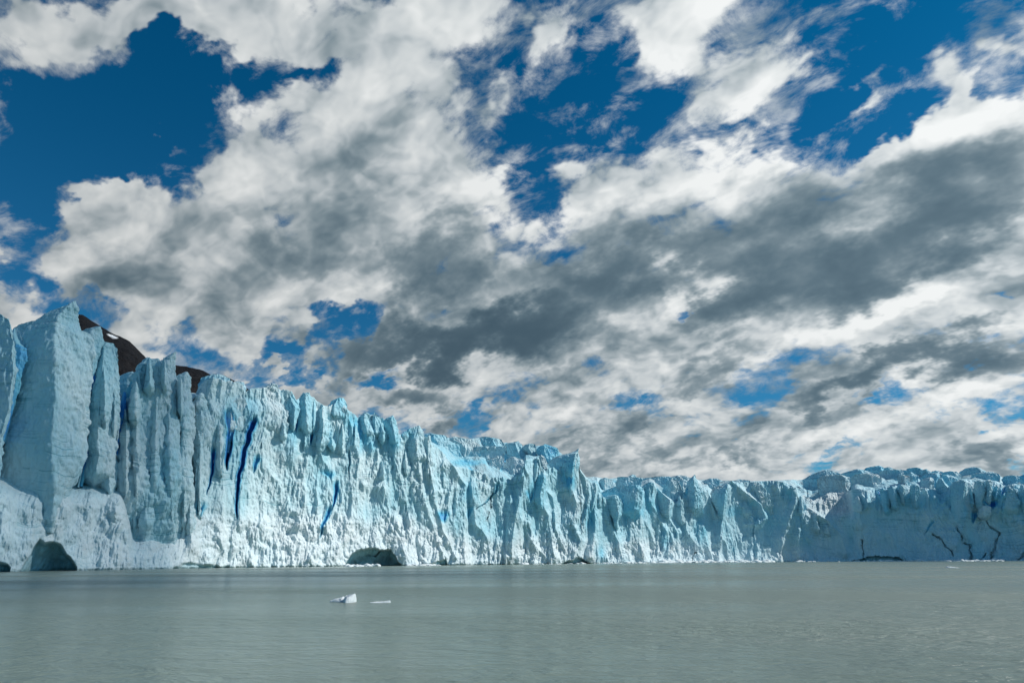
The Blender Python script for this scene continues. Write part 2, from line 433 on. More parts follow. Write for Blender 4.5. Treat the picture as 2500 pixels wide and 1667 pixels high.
crest_px = ([(-900, 560), (-500, 700), (-200, 760), (-60, 790), (30, 860), (40, 860), (88, 860), (110, 860), (200, 900), (280, 960), (330, 960), (380, 960), (440, 975), (462, 960)]
    + P(r1, (1040, 545), (1060, 500), (1100, 480), (1200, 500), (1290, 515), (1310, 560))
    + P(r2, (135, 230), (190, 200), (255, 205), (320, 180), (365, 195), (410, 212), (470, 230), (495, 280), (505, 295), (550, 245), (595, 245), (600, 262), (635, 280), (665, 305), (710, 335),
        (730, 330), (770, 320), (830, 320), (870, 360), (895, 372), (940, 402), (970, 375), (1020, 380), (1060, 375), (1110, 402), (1130, 415), (1185, 395), (1215, 435), (1230, 530), (1260, 520),
        (1300, 490), (1370, 470), (1400, 520), (1405, 550), (1455, 545), (1460, 600), (1500, 615), (1550, 660), (1610, 750))
    + P(r3, (410, 530), (550, 545), (680, 590), (720, 630), (850, 620), (920, 640), (1000, 600), (1050, 500), (1060, 470), (1180, 455), (1200, 540), (1240, 570), (1300, 525), (1350, 560),
        (1400, 480), (1540, 420), (1550, 550), (1600, 615), (1660, 680), (1710, 672), (1740, 755), (1760, 800))
    + P(r4, (120, 590), (260, 600), (330, 560), (450, 520), (520, 470), (580, 420), (630, 440), (645, 490), (820, 615), (860, 640), (930, 600), (945, 540), (965, 490), (1030, 400), (1055, 380), (1090, 435), (1130, 492),
        (1190, 505), (1215, 575), (1260, 640), (1290, 520), (1380, 440), (1415, 420), (1440, 402), (1500, 420), (1630, 412), (1850, 402), (1970, 412), (2110, 480), (2130, 570), (2200, 530), (2240, 560))
    + P(r5, (95, 575), (150, 600), (320, 500), (500, 500), (620, 480), (710, 500), (860, 478), (1000, 450), (1200, 452), (1400, 482), (1480, 540), (1600, 420), (1740, 405), (1850, 410), (2000, 395), (2150, 450), (2250, 430), (2352, 430))
    + [(2700, 1175), (3100, 1150), (3900, 1080)])
cq, cz = trace(crest_px)
o_ = np.argsort(cq, kind='stable'); cq, cz = cq[o_], cz[o_]
crest = lambda q: np.interp(q, cq, cz)

# amplitude of the relief along the front, and how crumbly the foot is
_ax = np.array([-1400, 0, 470, 700, 1000, 1120, 1450, 1700, 1800, 1960, 2060, 2110, 2300, 2350, 2500, 3900])
_aq = np.array([HORX(x) for x in _ax])
A_flute = lambda q: np.interp(q, _aq, [1.6, 1.4, 1.2, 1.4, 1.7, 2.0, 2.1, 2.0, 1.4, 1.6, 1.5, 1.35, 1.4, 2.0, 2.2, 2])
A_ridge = lambda q: np.interp(q, _aq, [1, 1, 1, 1, 1, 1, 1, 1, 1, 1, 1, 1, 1, 1, 1, 1])

# arete lines: points, height in metres, falloff to the left and to the right
ridges = [
    (P(r1, (1190, 690), (1210, 800), (1190, 950), (1180, 1200), (1170, 1400)), 2.2, 5, 7),
    (P(r1, (1130, 680), (1110, 800), (1060, 1000), (1020, 1250), (1010, 1400)), 2.5, 4, 7),
    (P(r2, (20, 420), (50, 600), (40, 760)), 2.0, 3, 4),
    (P(r2, (250, 370), (190, 560), (140, 760), (110, 1000), (100, 1150)), 3.2, 8, 9),
    (P(r2, (470, 230), (525, 350), (490, 560), (480, 720)), 3.0, 6, 4),
    (P(r2, (590, 240), (600, 450), (590, 700), (560, 800)), 2.6, 5, 3),
    (P(r2, (700, 340), (640, 560), (700, 720), (760, 850)), 2.8, 4, 5),
    (P(r2, (870, 360), (900, 500), (950, 700), (930, 880)), 3.0, 6, 3),
    (P(r2, (1030, 480), (1040, 650), (990, 850), (980, 900)), 3.0, 7, 5),
    (P(r2, (1215, 540), (1200, 700), (1260, 900), (1300, 1100), (1330, 1300)), 3.2, 7, 6),
    (P(r2, (1370, 480), (1350, 700), (1400, 950), (1480, 1200), (1560, 1440)), 4.0, 8, 8),
    (P(r2, (1450, 550), (1440, 700), (1490, 1000), (1540, 1200), (1640, 1400)), 5.0, 6, 4),
    (P(r2, (760, 850), (700, 950), (640, 1100), (600, 1300), (580, 1440)), 3.0, 7, 9),
    (P(r2, (890, 860), (900, 980), (890, 1150), (820, 1300), (760, 1440)), 3.0, 6, 9),
    (P(r2, (1120, 900), (1150, 1000), (1180, 1160), (1250, 1300), (1290, 1430)), 3.0, 6, 7),
    (P(r2, (740, 1160), (760, 1280), (700, 1440)), 2.0, 2.0, 6),
    (P(r2, (1290, 1250), (1330, 1350), (1350, 1440)), 2.0, 2.5, 5),
    (P(r3, (400, 520), (510, 700), (500, 900), (500, 1100), (510, 1400)), 5.0, 9, 4),
    (P(r3, (560, 700), (590, 850), (600, 1050), (700, 1150), (760, 1400)), 4.5, 5, 8),
    (P(r3, (600, 1050), (680, 1150), (690, 1400)), 3.0, 4, 4),
    (P(r3, (1060, 480), (1035, 750), (985, 900), (950, 1100), (930, 1350)), 9.0, 10, 8),
    (P(r3, (1040, 950), (1060, 1100), (1110, 1200), (1290, 1400)), 5.0, 6, 9),
    (P(r3, (1180, 470), (1235, 650), (1215, 850), (1270, 1000), (1290, 1150), (1330, 1390)), 6.5, 7, 5),
    (P(r3, (1230, 730), (1300, 800), (1320, 900), (1330, 1100), (1470, 1380)), 5.5, 4, 6),
    (P(r3, (1540, 420), (1490, 600), (1480, 740), (1520, 850), (1490, 1050), (1560, 1200), (1480, 1380)), 8.5, 10, 7),
    (P(r3, (1550, 560), (1600, 640), (1640, 780), (1600, 1000), (1545, 1200), (1520, 1380)), 6.5, 5, 7),
    (P(r3, (1700, 690), (1690, 900), (1690, 1100), (1660, 1350)), 7.5, 7, 8),
    (P(r3, (1750, 760), (1800, 1000), (1900, 1200), (1950, 1390)), 5.5, 5, 7),
    (P(r3, (1940, 850), (1870, 1000), (1890, 1150), (1960, 1390)), 5.0, 4, 6),
    (P(r4, (500, 540), (480, 700), (490, 900), (470, 1050), (560, 1250)), 6.5, 8, 6),
    (P(r4, (620, 470), (600, 640), (700, 820), (760, 950), (720, 1100), (620, 1240)), 6.0, 7, 6),
    (P(r4, (500, 700), (540, 850), (620, 1000), (640, 1240)), 4.0, 4, 6),
    (P(r4, (820, 620), (790, 800), (870, 950), (820, 1100), (830, 1250)), 6.0, 9, 6),
    (P(r4, (930, 600), (960, 780), (980, 930), (1050, 1050), (1070, 1250)), 5.5, 6, 6),
    (P(r4, (980, 900), (900, 1050), (830, 1200)), 3.5, 4, 6),
    (P(r4, (1060, 350), (1070, 550), (1030, 720), (1000, 850)), 6.0, 6, 7),
    (P(r4, (1190, 510), (1160, 700), (1150, 950), (1200, 1100), (1250, 1250)), 6.0, 9, 6),
    (P(r4, (1210, 570), (1260, 750), (1300, 900), (1320, 1000)), 4.5, 4, 5),
    (P(r4, (1410, 480), (1360, 700), (1330, 880), (1310, 1250)), 7.5, 8, 10),
    (P(r4, (1440, 410), (1600, 540), (1750, 660), (1800, 800), (1730, 860)), 6.0, 9, 5),
    (P(r4, (1400, 480), (1500, 640), (1640, 760), (1700, 870)), 3.5, 4, 5),
    (P(r4, (2110, 480), (2120, 580), (2060, 760), (2000, 950), (1960, 1100), (1955, 1260)), 8.0, 14, 5),
    (P(r4, (1970, 420), (1950, 560), (2040, 680), (2050, 800)), 3.5, 5, 5),
    (P(r4, (2230, 540), (2200, 750), (2140, 950), (2150, 1200)), 5.5, 6, 6),
    (P(r5, (90, 560), (80, 750), (60, 900), (20, 1150), (110, 1280)), 5.0, 6, 6),
    (P(r5, (100, 680), (320, 830), (430, 950), (500, 1150)), 5.0, 12, 3),
    (P(r5, (720, 500), (720, 680), (640, 740), (660, 860)), 4.0, 9, 3),
    (P(r5, (1000, 450), (1020, 590)), 2.5, 4, 3),
    (P(r5, (1250, 460), (1240, 560), (1400, 480), (1520, 620), (1500, 760)), 2.5, 5, 4),
    (P(r5, (1740, 420), (1720, 600), (1760, 750), (1700, 950), (1650, 1080)), 5.5, 8, 3),
    (P(r5, (1950, 410), (1980, 560), (1960, 700)), 3.0, 5, 3),
    (P(r5, (2200, 440), (2130, 600), (2080, 760)), 4.0, 5, 5),
    (P(r5, (1480, 1180), (1560, 900), (1780, 620)), 1.2, 6, 10),
    (P(r5, (950, 950), (1060, 1150), (1170, 1270)), 2.0, 4, 9),
]
# open clefts of dense blue ice: points, depth, half width (metres), blue
clefts = [
    (P(r1, (1215, 690), (1225, 780), (1215, 860), (1203, 970)), 7, .8, 1.0),
    (P(r1, (1350, 720), (1318, 810), (1300, 880), (1275, 1000), (1262, 1100), (1258, 1235)), 7, .65, 1.0),
    (P(r1, (1136, 880), (1128, 980), (1118, 1040), (1100, 1105)), 4, .35, 1.0),
    (P(r1, (1065, 1170), (1060, 1230)), 3, .8, .7),
    (P(r2, (20, 380), (40, 500), (35, 640), (5, 780)), 6, .8, .85),
    (P(r2, (500, 430), (500, 520)), 3, .5, .8), (P(r2, (617, 480), (610, 540), (598, 600)), 5, .5, .9),
    (P(r2, (790, 880), (775, 1000), (752, 1060)), 4, .5, .8), (P(r2, (740, 1060), (715, 1130), (685, 1180), (672, 1260)), 3, .5, .7),
    (P(r2, (880, 660), (875, 850)), 3, .35, .3), (P(r2, (225, 700), (200, 800)), 3, .6, .7),
    (P(r2, (725, 800), (745, 840)), 3, 1.2, .7),
    (P(r3, (305, 950), (310, 1040)), 3, 1.2, .75), (P(r3, (600, 910), (690, 850), (780, 760), (800, 690)), 3, .5, .5),
    (P(r3, (1100, 760), (1110, 850)), 3, 1.2, .6), (P(r3, (560, 900), (520, 1000)), 2, .7, .5),
    (P(r4, (1670, 860), (1660, 1000)), 2, .4, .3), (P(r4, (1460, 1100), (1470, 1200)), 2, .4, .3),
    (P(r5, (870, 500), (890, 600), (920, 660)), 3, 1.4, .9),
    (P(r5, (2010, 620), (2025, 690)), 5, 2.0, 1.0), (P(r5, (2150, 480), (2120, 560)), 4, 1.2, .8), (P(r5, (2230, 600), (2170, 740)), 3, 1.0, .75),
    (P(r5, (1840, 740), (1820, 850)), 3, 1.0, .75), (P(r5, (1400, 830), (1310, 960)), 2, .6, .5),
]
# dark cracks full of silt
cracks = [
    (P(r5, (1870, 750), (1940, 790), (2000, 870), (2050, 920), (2095, 950), (2060, 1050), (2020, 1150), (2000, 1280)), .8),
    (P(r5, (1400, 960), (1500, 1010), (1540, 1090), (1590, 1130), (1610, 1180)), .55),
    (P(r5, (1700, 980), (1740, 1050), (1790, 1070), (1800, 1160), (1825, 1280)), .7), (P(r5, (1640, 880), (1700, 980)), .35),
    (P(r5, (1960, 1150), (1890, 1250)), .4), (P(r5, (2352, 1150), (2300, 1220), (2270, 1280)), .8),
    (P(r2, (1010, 1380), (1060, 1385), (1100, 1350), (1160, 1340)), .45), (P(r4, (1060, 1150), (1025, 1260)), .4),
    (P(r5, (650, 1010), (670, 1150), (700, 1220)), .3), (P(r3, (700, 1000), (760, 760)), .3),
]
# hollows melted at the water line: outline arch points (left to right), depth
caves = [
    (P(r1, (115, 1495), (150, 1440), (185, 1380), (208, 1350), (235, 1375), (285, 1365), (320, 1385), (350, 1430), (410, 1493)), 9, .25),
    (P(r1, (-60, 1450), (0, 1455), (40, 1470), (55, 1496)), 5, .3),
    (P(r2, (850, 1447), (880, 1390), (925, 1345), (970, 1325), (1040, 1330), (1100, 1350), (1170, 1350), (1210, 1400), (1250, 1447)), 10, .1),
    (P(r3, (1400, 1402), (1440, 1380), (1500, 1365), (1560, 1350), (1600, 1375), (1660, 1403)), 6, .1),
    (P(r3, (150, 1402), (230, 1385), (330, 1375), (340, 1403)), 3, 0),
    (P(r5, (480, 1275), (560, 1240), (760, 1185), (900, 1190), (1040, 1190), (1120, 1250), (1165, 1288)), 6, .3),
    (P(r4, (800, 1262), (830, 1235), (890, 1225), (930, 1262)), 4, .1),
    (P(r1, (920, 1487), (1000, 1470), (1100, 1475), (1220, 1485)), 2.0, .1),
]

def window(q1, pts, pad):
    lq, lz = trace(pts); Y0 = float(Yf(lq.mean()))
    i0 = int(np.searchsorted(q1, lq.min() - pad / Y0)); i1 = int(np.searchsorted(q1, lq.max() + pad / Y0))
    return slice(i0, max(i1, i0 + 1))

def near_line(q, z, pts, wl, wr, ends=3.0):
    """horizontal offset (metres) from a traced line and a mask along its height"""
    lq, lz = trace(pts)
    if lz[0] > lz[-1]: lq, lz = lq[::-1], lz[::-1]
    lz = np.maximum.accumulate(lz + np.arange(len(lz)) * 1e-4)
    qq = np.interp(z, lz, lq)
    wob = 0.5 * perlin(z * 0.35 + lq[0] * 50, lq[0] * 91.0, 0.5)
    ds = (q - qq) * Yf(qq) + wob
    return ds, lz[0], lz[-1]

def seg_dist(q, z, pts):
    """distance in metres from traced polyline of any direction"""
    lq, lz = trace(pts); Y0 = float(Yf(lq.mean())); best = np.full(q.shape, 1e9, np.float32)
    X, Z = q * Y0, z
    for i in range(len(lq) - 1):
        ax, az_, bx, bz = lq[i] * Y0, lz[i], lq[i + 1] * Y0, lz[i + 1]
        dx_, dz_ = bx - ax, bz - az_; L2 = dx_ * dx_ + dz_ * dz_ + 1e-9
        t = np.clip(((X - ax) * dx_ + (Z - az_) * dz_) / L2, 0, 1)
        best = np.minimum(best, np.hypot(X - ax - t * dx_, Z - az_ - t * dz_))
    return best

def relief(x, y, z, amp_rough=1.0, seed=0.0):
    """surface relief of a wall of ice, metres outward"""
    wx = 3.2 * perlin(x * .07 + seed, y * .07, z * .045) + 1.0 * perlin(x * .25, y * .25 + seed, z * .16)
    patch = .45 + 1.0 * sstep(-.3, .35, perlin(x * .045, y * .045 + seed, z * .05 + 4))
    a = fbm((x + wx) * .060, y * .060, z * .024, 3, .5, 'fbm', seed + 3)
    b = fbm((x + wx) * .17, y * .17, z * .060, 3, .5, 'ridge', seed + 9)
    c = fbm((x + wx) * .50, y * .50, z * .26, 3, .5, 'billow', seed + 21)
    d = fbm(x * 1.5, y * 1.5, z * .8, 2, .5, 'fbm', seed + 31)
    return 3.0 * a * amp_rough + .85 * b * amp_rough * patch + .30 * c * (.3 + .7 * patch) + .13 * d

glacier = bpy.data.objects.new('glacier', None); COL.objects.link(glacier)
glacier.location = (0, 300, 0)
tag(glacier, 'long pale blue glacier front rising as a jagged cliff from the grey-green lake', 'glacier')
bpy.context.view_layer.update()
GINV = np.array([0, 300, 0], np.float32)

def build_cliff():
    xs = np.concatenate([np.linspace(-1400, -80, 200)[:-1], np.linspace(-80, 2580, 2700)[:-1], np.linspace(2580, 3900, 240)])
    q1 = np.array([HORX(x) for x in xs]).astype(np.float32)
    NV = 300
    v = np.linspace(0, 1, NV).astype(np.float32)
    nq = len(q1)
    Q, V = np.meshgrid(q1, v)
    Yb = Yf(Q); Hc = crest(Q)
    Hc = Hc + .55 * fbm(Q * Yb * .45, Yb * .45, 0.3, 3, .55, 'ridge', 5.0) - .2
    Z = -1.2 + (Hc + 1.2) * V
    X = Q * Yb
    amp = A_flute(Q)
    # lean: the foot stands forward, crumbled ice fans out at the bottom
    D = 5.0 * np.clip(1 - V, 0, 1) ** 1.6 + 2.2 * np.exp(-np.maximum(Z, 0) / 4.0)
    # far left: the wall stands back behind the tall pillars, its foot comes forward
    left = 1 - sstep(HORX(415), HORX(468), Q)
    zap = 21 - 12 * sstep(HORX(265), HORX(330), Q) + 3 * perlin(Q * Yb * .09, 2.0, 7.0) + 2 * perlin(Q * Yb * .3, 2.0, 7.0)
    D = D - left * 11.0 * sstep(zap - 4, zap + 6, Z) + left * 8.0 * (1 - sstep(zap - 7, zap + 3, Z)) * (1 - sstep(HORX(270), HORX(420), Q) * .6)
    # aretes
    R = np.zeros_like(Q)
    for pts, A, wl, wr in ridges:
        cs = window(q1, pts, 5 * max(wl, wr)); Zc = Z[:, cs]
        ds, z0, z1 = near_line(Q[:, cs], Zc, pts, wl, wr)
        sel = np.where(ds < 0, np.exp(-(-ds / (wl * .8)) ** 1.0), np.exp(-(ds / (wr * .8)) ** 1.0))
        m = sstep(z0 - 5, z0 + 1, Zc) * (1 - sstep(z1 - .5, z1 + 6, Zc))
        grow = 0.75 + 0.25 * sstep(0, 14, Zc)
        R[:, cs] = smax(R[:, cs], A * sel * m * grow, 0.5)
    R = R - 0.08 * R.mean()
    D = D + R
    rel = relief(X, Yb, Z)
    D = D + rel * amp
    # crumbled lower zone
    hi = np.interp(Q, _aq, [18, 20, 16, 17, 20, 13, 11, 12, 3, 9, 4, 3, 3, 3, 4, 8])
    hi = hi + 6 * perlin(Q * Yb * .06, 3.1, 0.2)
    rub = 1 - sstep(hi - 5, hi + 4, Z)
    lump = fbm(X * .13 + .6 * perlin(X * .15, Z * .15, 5.), Yb * .13, Z * .085, 5, .5, 'billow', 40.0)
    D = D + rub * (1.0 + 1.9 * lump)
    # smooth sheared walls keep less relief
    blue = np.zeros_like(Q); dirt = np.zeros_like(Q); snow = rub * np.interp(Q, _aq, [.35, .4, .6, .7, .75, .7, .65, .6, .5, .6, .4, .2, .2, .2, .3, .3])
    for pts, dep, hw, bl in clefts:
        cs = window(q1, pts, 12); Zc = Z[:, cs]
        ds, z0, z1 = near_line(Q[:, cs], Zc, pts, hw, hw)
        t = np.clip((Zc - z0) / (z1 - z0 + 1e-3), 0, 1)
        w_ = hw * (0.35 + 0.9 * t)
        m = sstep(z0 - 1.0, z0 + 2.0, Zc) * (1 - sstep(z1 - 1, z1 + 2.5, Zc))
        g = 1 - sstep(w_ * .6, w_ * 1.3, np.abs(ds))
        D[:, cs] -= .6 * dep * g * m
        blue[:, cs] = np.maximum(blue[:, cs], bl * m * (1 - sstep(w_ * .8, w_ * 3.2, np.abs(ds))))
    for pts, hw in cracks:
        cs = window(q1, pts, 12); Zc = Z[:, cs]; Xc = X[:, cs]
        d_ = seg_dist(Q[:, cs] + 1.6 / 400 * perlin(Xc * .22, Zc * .22, 1.0) + .5 / 400 * perlin(Xc, Zc, 1.0), Zc, pts) + .4 * perlin(Xc * .4, Zc * .4, 7.0)
        hwv = hw * (.55 + .9 * np.abs(perlin(Xc * .15, Zc * .15, 4.0)) * 1.6); g = 1 - sstep(hwv * .3, hwv * 1.2, d_)
        D[:, cs] -= 2.0 * g
        dc = np.maximum(dirt[:, cs], g * (.35 + .5 * sstep(-.3, .3, perlin(Xc * .3, Zc * .3, 8.0)))); dirt[:, cs] = np.maximum(dc, .40 * (1 - sstep(hw, hw * 5, d_)) * sstep(-.1, .3, perlin(Xc * .4, Zc * .4, 3.0)))
    for pts, dep, bl in caves:
        lq, lz = trace(pts); o = np.argsort(lq); lq, lz = lq[o], lz[o]
        top = np.interp(Q, lq, lz, left=-5, right=-5)
        top = np.where(top > -4, top * .95 + .9 * perlin(X * .22, Z * .1, 2.0) + .6 * perlin(X * .8, Z * .4, 2.0), top)
        inside = sstep(-0.5, 0.6, top - Z) * ((Q > lq[0]) & (Q < lq[-1]))
        D = D - 1.35 * dep * inside * (0.55 + 0.45 * sstep(0, 6, top - Z))
        D = D - inside * (rub * (1.0 + 1.9 * lump)) * .8
        blue = np.maximum(blue * (1 - inside), bl * inside); snow = snow * (1 - inside); dirt = np.maximum(dirt, .10 * inside);  # silty tint inside the caves also paints in some of their shade
    # hollows of bluer ice high on the face
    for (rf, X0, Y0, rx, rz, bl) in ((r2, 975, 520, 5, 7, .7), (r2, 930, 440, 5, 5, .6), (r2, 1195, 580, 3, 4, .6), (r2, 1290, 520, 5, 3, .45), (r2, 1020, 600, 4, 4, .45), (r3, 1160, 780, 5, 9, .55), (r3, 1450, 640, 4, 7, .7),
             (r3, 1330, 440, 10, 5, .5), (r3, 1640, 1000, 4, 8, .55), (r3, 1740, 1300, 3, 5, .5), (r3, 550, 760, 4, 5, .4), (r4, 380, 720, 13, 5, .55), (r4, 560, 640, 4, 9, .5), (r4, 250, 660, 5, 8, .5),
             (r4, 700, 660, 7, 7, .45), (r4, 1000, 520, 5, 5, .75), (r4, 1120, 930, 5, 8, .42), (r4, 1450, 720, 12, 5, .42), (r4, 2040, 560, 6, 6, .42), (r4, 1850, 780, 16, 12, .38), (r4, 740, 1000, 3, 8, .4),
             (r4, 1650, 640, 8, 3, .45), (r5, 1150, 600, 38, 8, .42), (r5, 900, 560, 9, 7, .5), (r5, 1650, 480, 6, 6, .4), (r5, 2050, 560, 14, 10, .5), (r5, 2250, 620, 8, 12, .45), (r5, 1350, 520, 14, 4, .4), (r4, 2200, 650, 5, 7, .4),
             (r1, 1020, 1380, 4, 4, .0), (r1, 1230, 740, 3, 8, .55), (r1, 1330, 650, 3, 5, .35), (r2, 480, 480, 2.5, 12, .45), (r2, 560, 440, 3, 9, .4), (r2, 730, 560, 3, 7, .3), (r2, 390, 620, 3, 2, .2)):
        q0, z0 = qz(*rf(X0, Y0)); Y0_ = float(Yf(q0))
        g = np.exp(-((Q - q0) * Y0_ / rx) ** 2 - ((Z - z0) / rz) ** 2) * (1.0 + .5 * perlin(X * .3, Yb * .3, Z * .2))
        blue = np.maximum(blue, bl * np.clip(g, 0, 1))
    # general blueness grows toward the right half of the front
    blue = np.maximum(blue, np.interp(Q, _aq, [.05, .05, .03, .02, .05, .11, .16, .18, .19, .17, .14, .17, .17, .18, .22, .2]) * (1 - snow * .9) * (.75 + .6 * perlin(X * .06, Yb * .06, Z * .06)))
    # dirty slope at x ~ 1980..2110
    dq = sstep(HORX(1960), HORX(1990), Q) * (1 - sstep(HORX(2085), HORX(2108), Q)) * sstep(24, 32, Z)
    D = D - dq * np.clip(Z - 25, 0, 40) * .85 + dq * 2.0 * fbm(X * .12, Yb * .12, Z * .12, 3, .5, 'ridge', 90.0)
    dirt = np.maximum(dirt, .38 * dq); snow = np.maximum(snow, .8 * dq)
    rt = sstep(HORX(2110), HORX(2150), Q)
    D = D - rt * (np.clip(V - .84, 0, 1) / .16) ** 1.5 * 5.0 + rt * 2.6 * fbm(X * .035, Yb * .035, Z * .030, 2, .5, 'ridge', 95.0)
    # brown seams in the foot
    dirt = np.maximum(dirt, .22 * sstep(.62, .8, perlin(X * .2, Z * .25, 9.0) + .35) * rub)
    D = np.where(Z < .5, D - 2.2 * (1 - (Z + 1.2) / 1.7), D)      # wave-cut notch
    Yr = Yb - D / np.sqrt(1 + Q * Q)
    xs_, ys_, zs_ = Q * Yr, Yr, Z.copy()
    # fold back over the crest
    rows = []
    last = (Q[-1], Yr[-1], Z[-1])
    for k, b_ in enumerate((.25, .6, 1.1, 1.8, 2.8, 4.2, 6.0, 9.0)):
        Yk = last[1] + b_
        zk = last[2] - .03 * b_ ** 1.7 + .12 * perlin(last[0] * Yk * .8, Yk * .8, 1.0) * min(1, b_)
        rows.append((last[0] * Yk, Yk, zk))
    xs_ = np.vstack([xs_] + [r[0][None] for r in rows]); ys_ = np.vstack([ys_] + [r[1][None] for r in rows]); zs_ = np.vstack([zs_] + [r[2][None] for r in rows])
    ext = lambda a: np.vstack([a, np.repeat(a[-1:], len(rows), 0)])
    blue, dirt, snow = ext(blue), ext(dirt), ext(snow)
    vts = np.stack([xs_, ys_, zs_], -1).reshape(-1, 3) - GINV
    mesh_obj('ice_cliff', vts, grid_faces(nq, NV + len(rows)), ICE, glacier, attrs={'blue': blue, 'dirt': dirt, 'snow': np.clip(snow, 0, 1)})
build_cliff()

# ------------------------------------------------------------------ seracs: closed lofted pillars with their own depth
def serac(L, R_, fwd=0.0, f=0.5, df=4.0, db=5.0, blue=0.0, rough=1.0, snow=0.0, seed=0.0, label=None, power=.9, lean=0.0, dirt=0.0, name='serac', res=.26, foot=.38, sinkk=1.0, deep=None):
    qm, _ = qz(*L[0]); 
    Lq, Lz = trace(L, fwd); Rq, Rz = trace(R_, fwd)
    zt = max(Lz[0], Rz[0])
    def mono(qv, zv):
        zz = zv[::-1].copy(); qq = qv[::-1].copy()
        # heights from bottom to top must rise
        zz = np.maximum.accumulate(zz + np.arange(len(zz)) * 1e-3); return qq, zz
    Lq2, Lz2 = mono(Lq, Lz); Rq2, Rz2 = mono(Rq, Rz)
    zb = min(Lz2[0], Rz2[0]) - (deep if deep is not None else (9.0 if fwd < 0 and Lz2[0] > 30 else 2.0))
    n = max(16, int((zt - zb) / res))
    tt = np.linspace(0, 1, n); z = zb + (zt - zb) * (1 - (1 - tt) ** 1.25)
    ql = np.interp(z, Lz2, Lq2); qr = np.interp(z, Rz2, Rq2)
    Yc = float(Yf((Lq.mean() + Rq.mean()) / 2)) - fwd
    w_ = np.maximum((qr - ql) * Yc, .05)
    wmax = w_.max()
    M = int(max(28, min(190, (2 * wmax + df + db) / res)))
    if isinstance(f, (int, float)): fz = np.full(n, float(f))
    else:                                     # traced edge line
        fq, fz_ = trace(f, fwd); fq, fz_ = mono(fq, fz_)
        fz = np.clip((np.interp(z, fz_, fq) - ql) / np.maximum(qr - ql, 1e-5), .06, .94)
    a1 = np.linspace(0, 1, int(M * .6), endpoint=False); a2 = np.linspace(1, 0, M - int(M * .6), endpoint=False)
    qc = (ql + qr) / 2
    nrm = math.hypot(1, float(qc.mean())); tx, ty = 1 / nrm, -float(qc.mean()) / nrm       # rightwards, across the view
    nx, ny = -float(qc.mean()) / nrm, -1 / nrm                                       # toward the lake
    tx, ty = -ny, nx
    k = np.clip(w_ / (.55 * wmax), 0, 1) ** .6
    k = k * (0.35 + .65 * (1 - ((z - zb) / (zt - zb)) ** 3))
    hf = (z - zb) / (zt - zb)
    sink = (max(0.0, fwd + df * .9 + 4.0) if fwd > -2.9 else 0.0) * (1 - sstep(0.0, foot, hf + 0.0)) ** 1.0
    wmin = .35 + .65 * sstep(0, foot, hf)
    AA = np.concatenate([a1, a2]); front = np.concatenate([np.ones(len(a1), bool), np.zeros(len(a2), bool)])
    A_, K = np.meshgrid(AA, k); Fz = fz[:, None]; Wd = w_[:, None]
    tent = np.where(A_ < Fz, (A_ / Fz) ** power, ((1 - A_) / (1 - Fz)) ** power)
    back = np.sqrt(np.clip(1 - (2 * A_ - 1) ** 2, 0, 1))
    yy = np.where(front[None, :], df * K * tent, -db * K * back)
    xx = (A_ - .5) * Wd
    cxp = (qc * Yc)[:, None]; 
    yy = yy - sinkk * sink[:, None]
    X = cxp + xx * tx + yy * nx; Y = Yc + xx * ty * 1.0 + yy * ny; Zg = np.repeat(z[:, None], len(AA), 1)
    # keep columns where they were seen: x offset across the view starts from centre on the line of sight
    # outward direction
    dX = np.roll(X, -1, 1) - np.roll(X, 1, 1); dY_ = np.roll(Y, -1, 1) - np.roll(Y, 1, 1)
    l = np.hypot(dX, dY_) + 1e-6; ox, oy = dY_ / l, -dX / l
    cx_, cy_ = X.mean(1, keepdims=True), Y.mean(1, keepdims=True)
    sgn = np.sign(((X - cx_) * ox + (Y - cy_) * oy).sum(1, keepdims=True)); ox *= sgn; oy *= sgn
    rel = relief(X, Y, Zg, .45 * rough, seed) + .25 * rough * fbm(X * .3, Y * .3, Zg * .3, 2, .5, 'billow', seed)
    rel = rel + .34 * fbm(X * .7, Y * .7, Zg * .42, 3, .55, 'billow', seed + 50) + .5 * rough * fbm(X * .10, Y * .10, Zg * .12, 2, .5, 'ridge', seed + 60)
    rel = rel * np.clip(w_ / 3.0, .12, 1)[:, None]
    X = X + ox * rel; Y = Y + oy * rel
    Zg = Zg + .35 * rough * perlin(X * .5, Y * .5, Zg * .1 + seed) * sstep(.7, 1.0, (Zg - zb) / (zt - zb))
    v = np.stack([X, Y, Zg], -1).reshape(-1, 3) - GINV
    fc = grid_faces(len(AA), n, wrap_u=True)
    cap = v[-len(AA):].mean(0); 
    vv = np.vstack([v, cap[None]]); top0 = (n - 1) * len(AA); ci = len(v)
    i = np.arange(len(AA)); capf = np.stack([top0 + i, top0 + (i + 1) % len(AA), np.full(len(AA), ci), np.full(len(AA), ci)], -1)
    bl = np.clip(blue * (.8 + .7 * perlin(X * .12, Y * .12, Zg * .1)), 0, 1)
    hfrac = (Zg - zb) / (zt - zb)
    sn = np.clip(snow * (.7 + perlin(X * .2, Y * .2, Zg * .15)), 0, 1)
    di = np.clip(dirt * (.6 + perlin(X * .3, Y * .3, Zg * .2)), 0, 1)
    ex = lambda a: np.append(a.ravel(), a[-1, 0])
    # quads plus a closed tip: collapse the tip quads into the mesh by using near-degenerate quads
    tri = [fc]
    o = mesh_obj(name, vv, fc, ICE, glacier, attrs={'blue': ex(bl), 'dirt': ex(di), 'snow': ex(sn)})
    if label: o['label'] = label
    return o

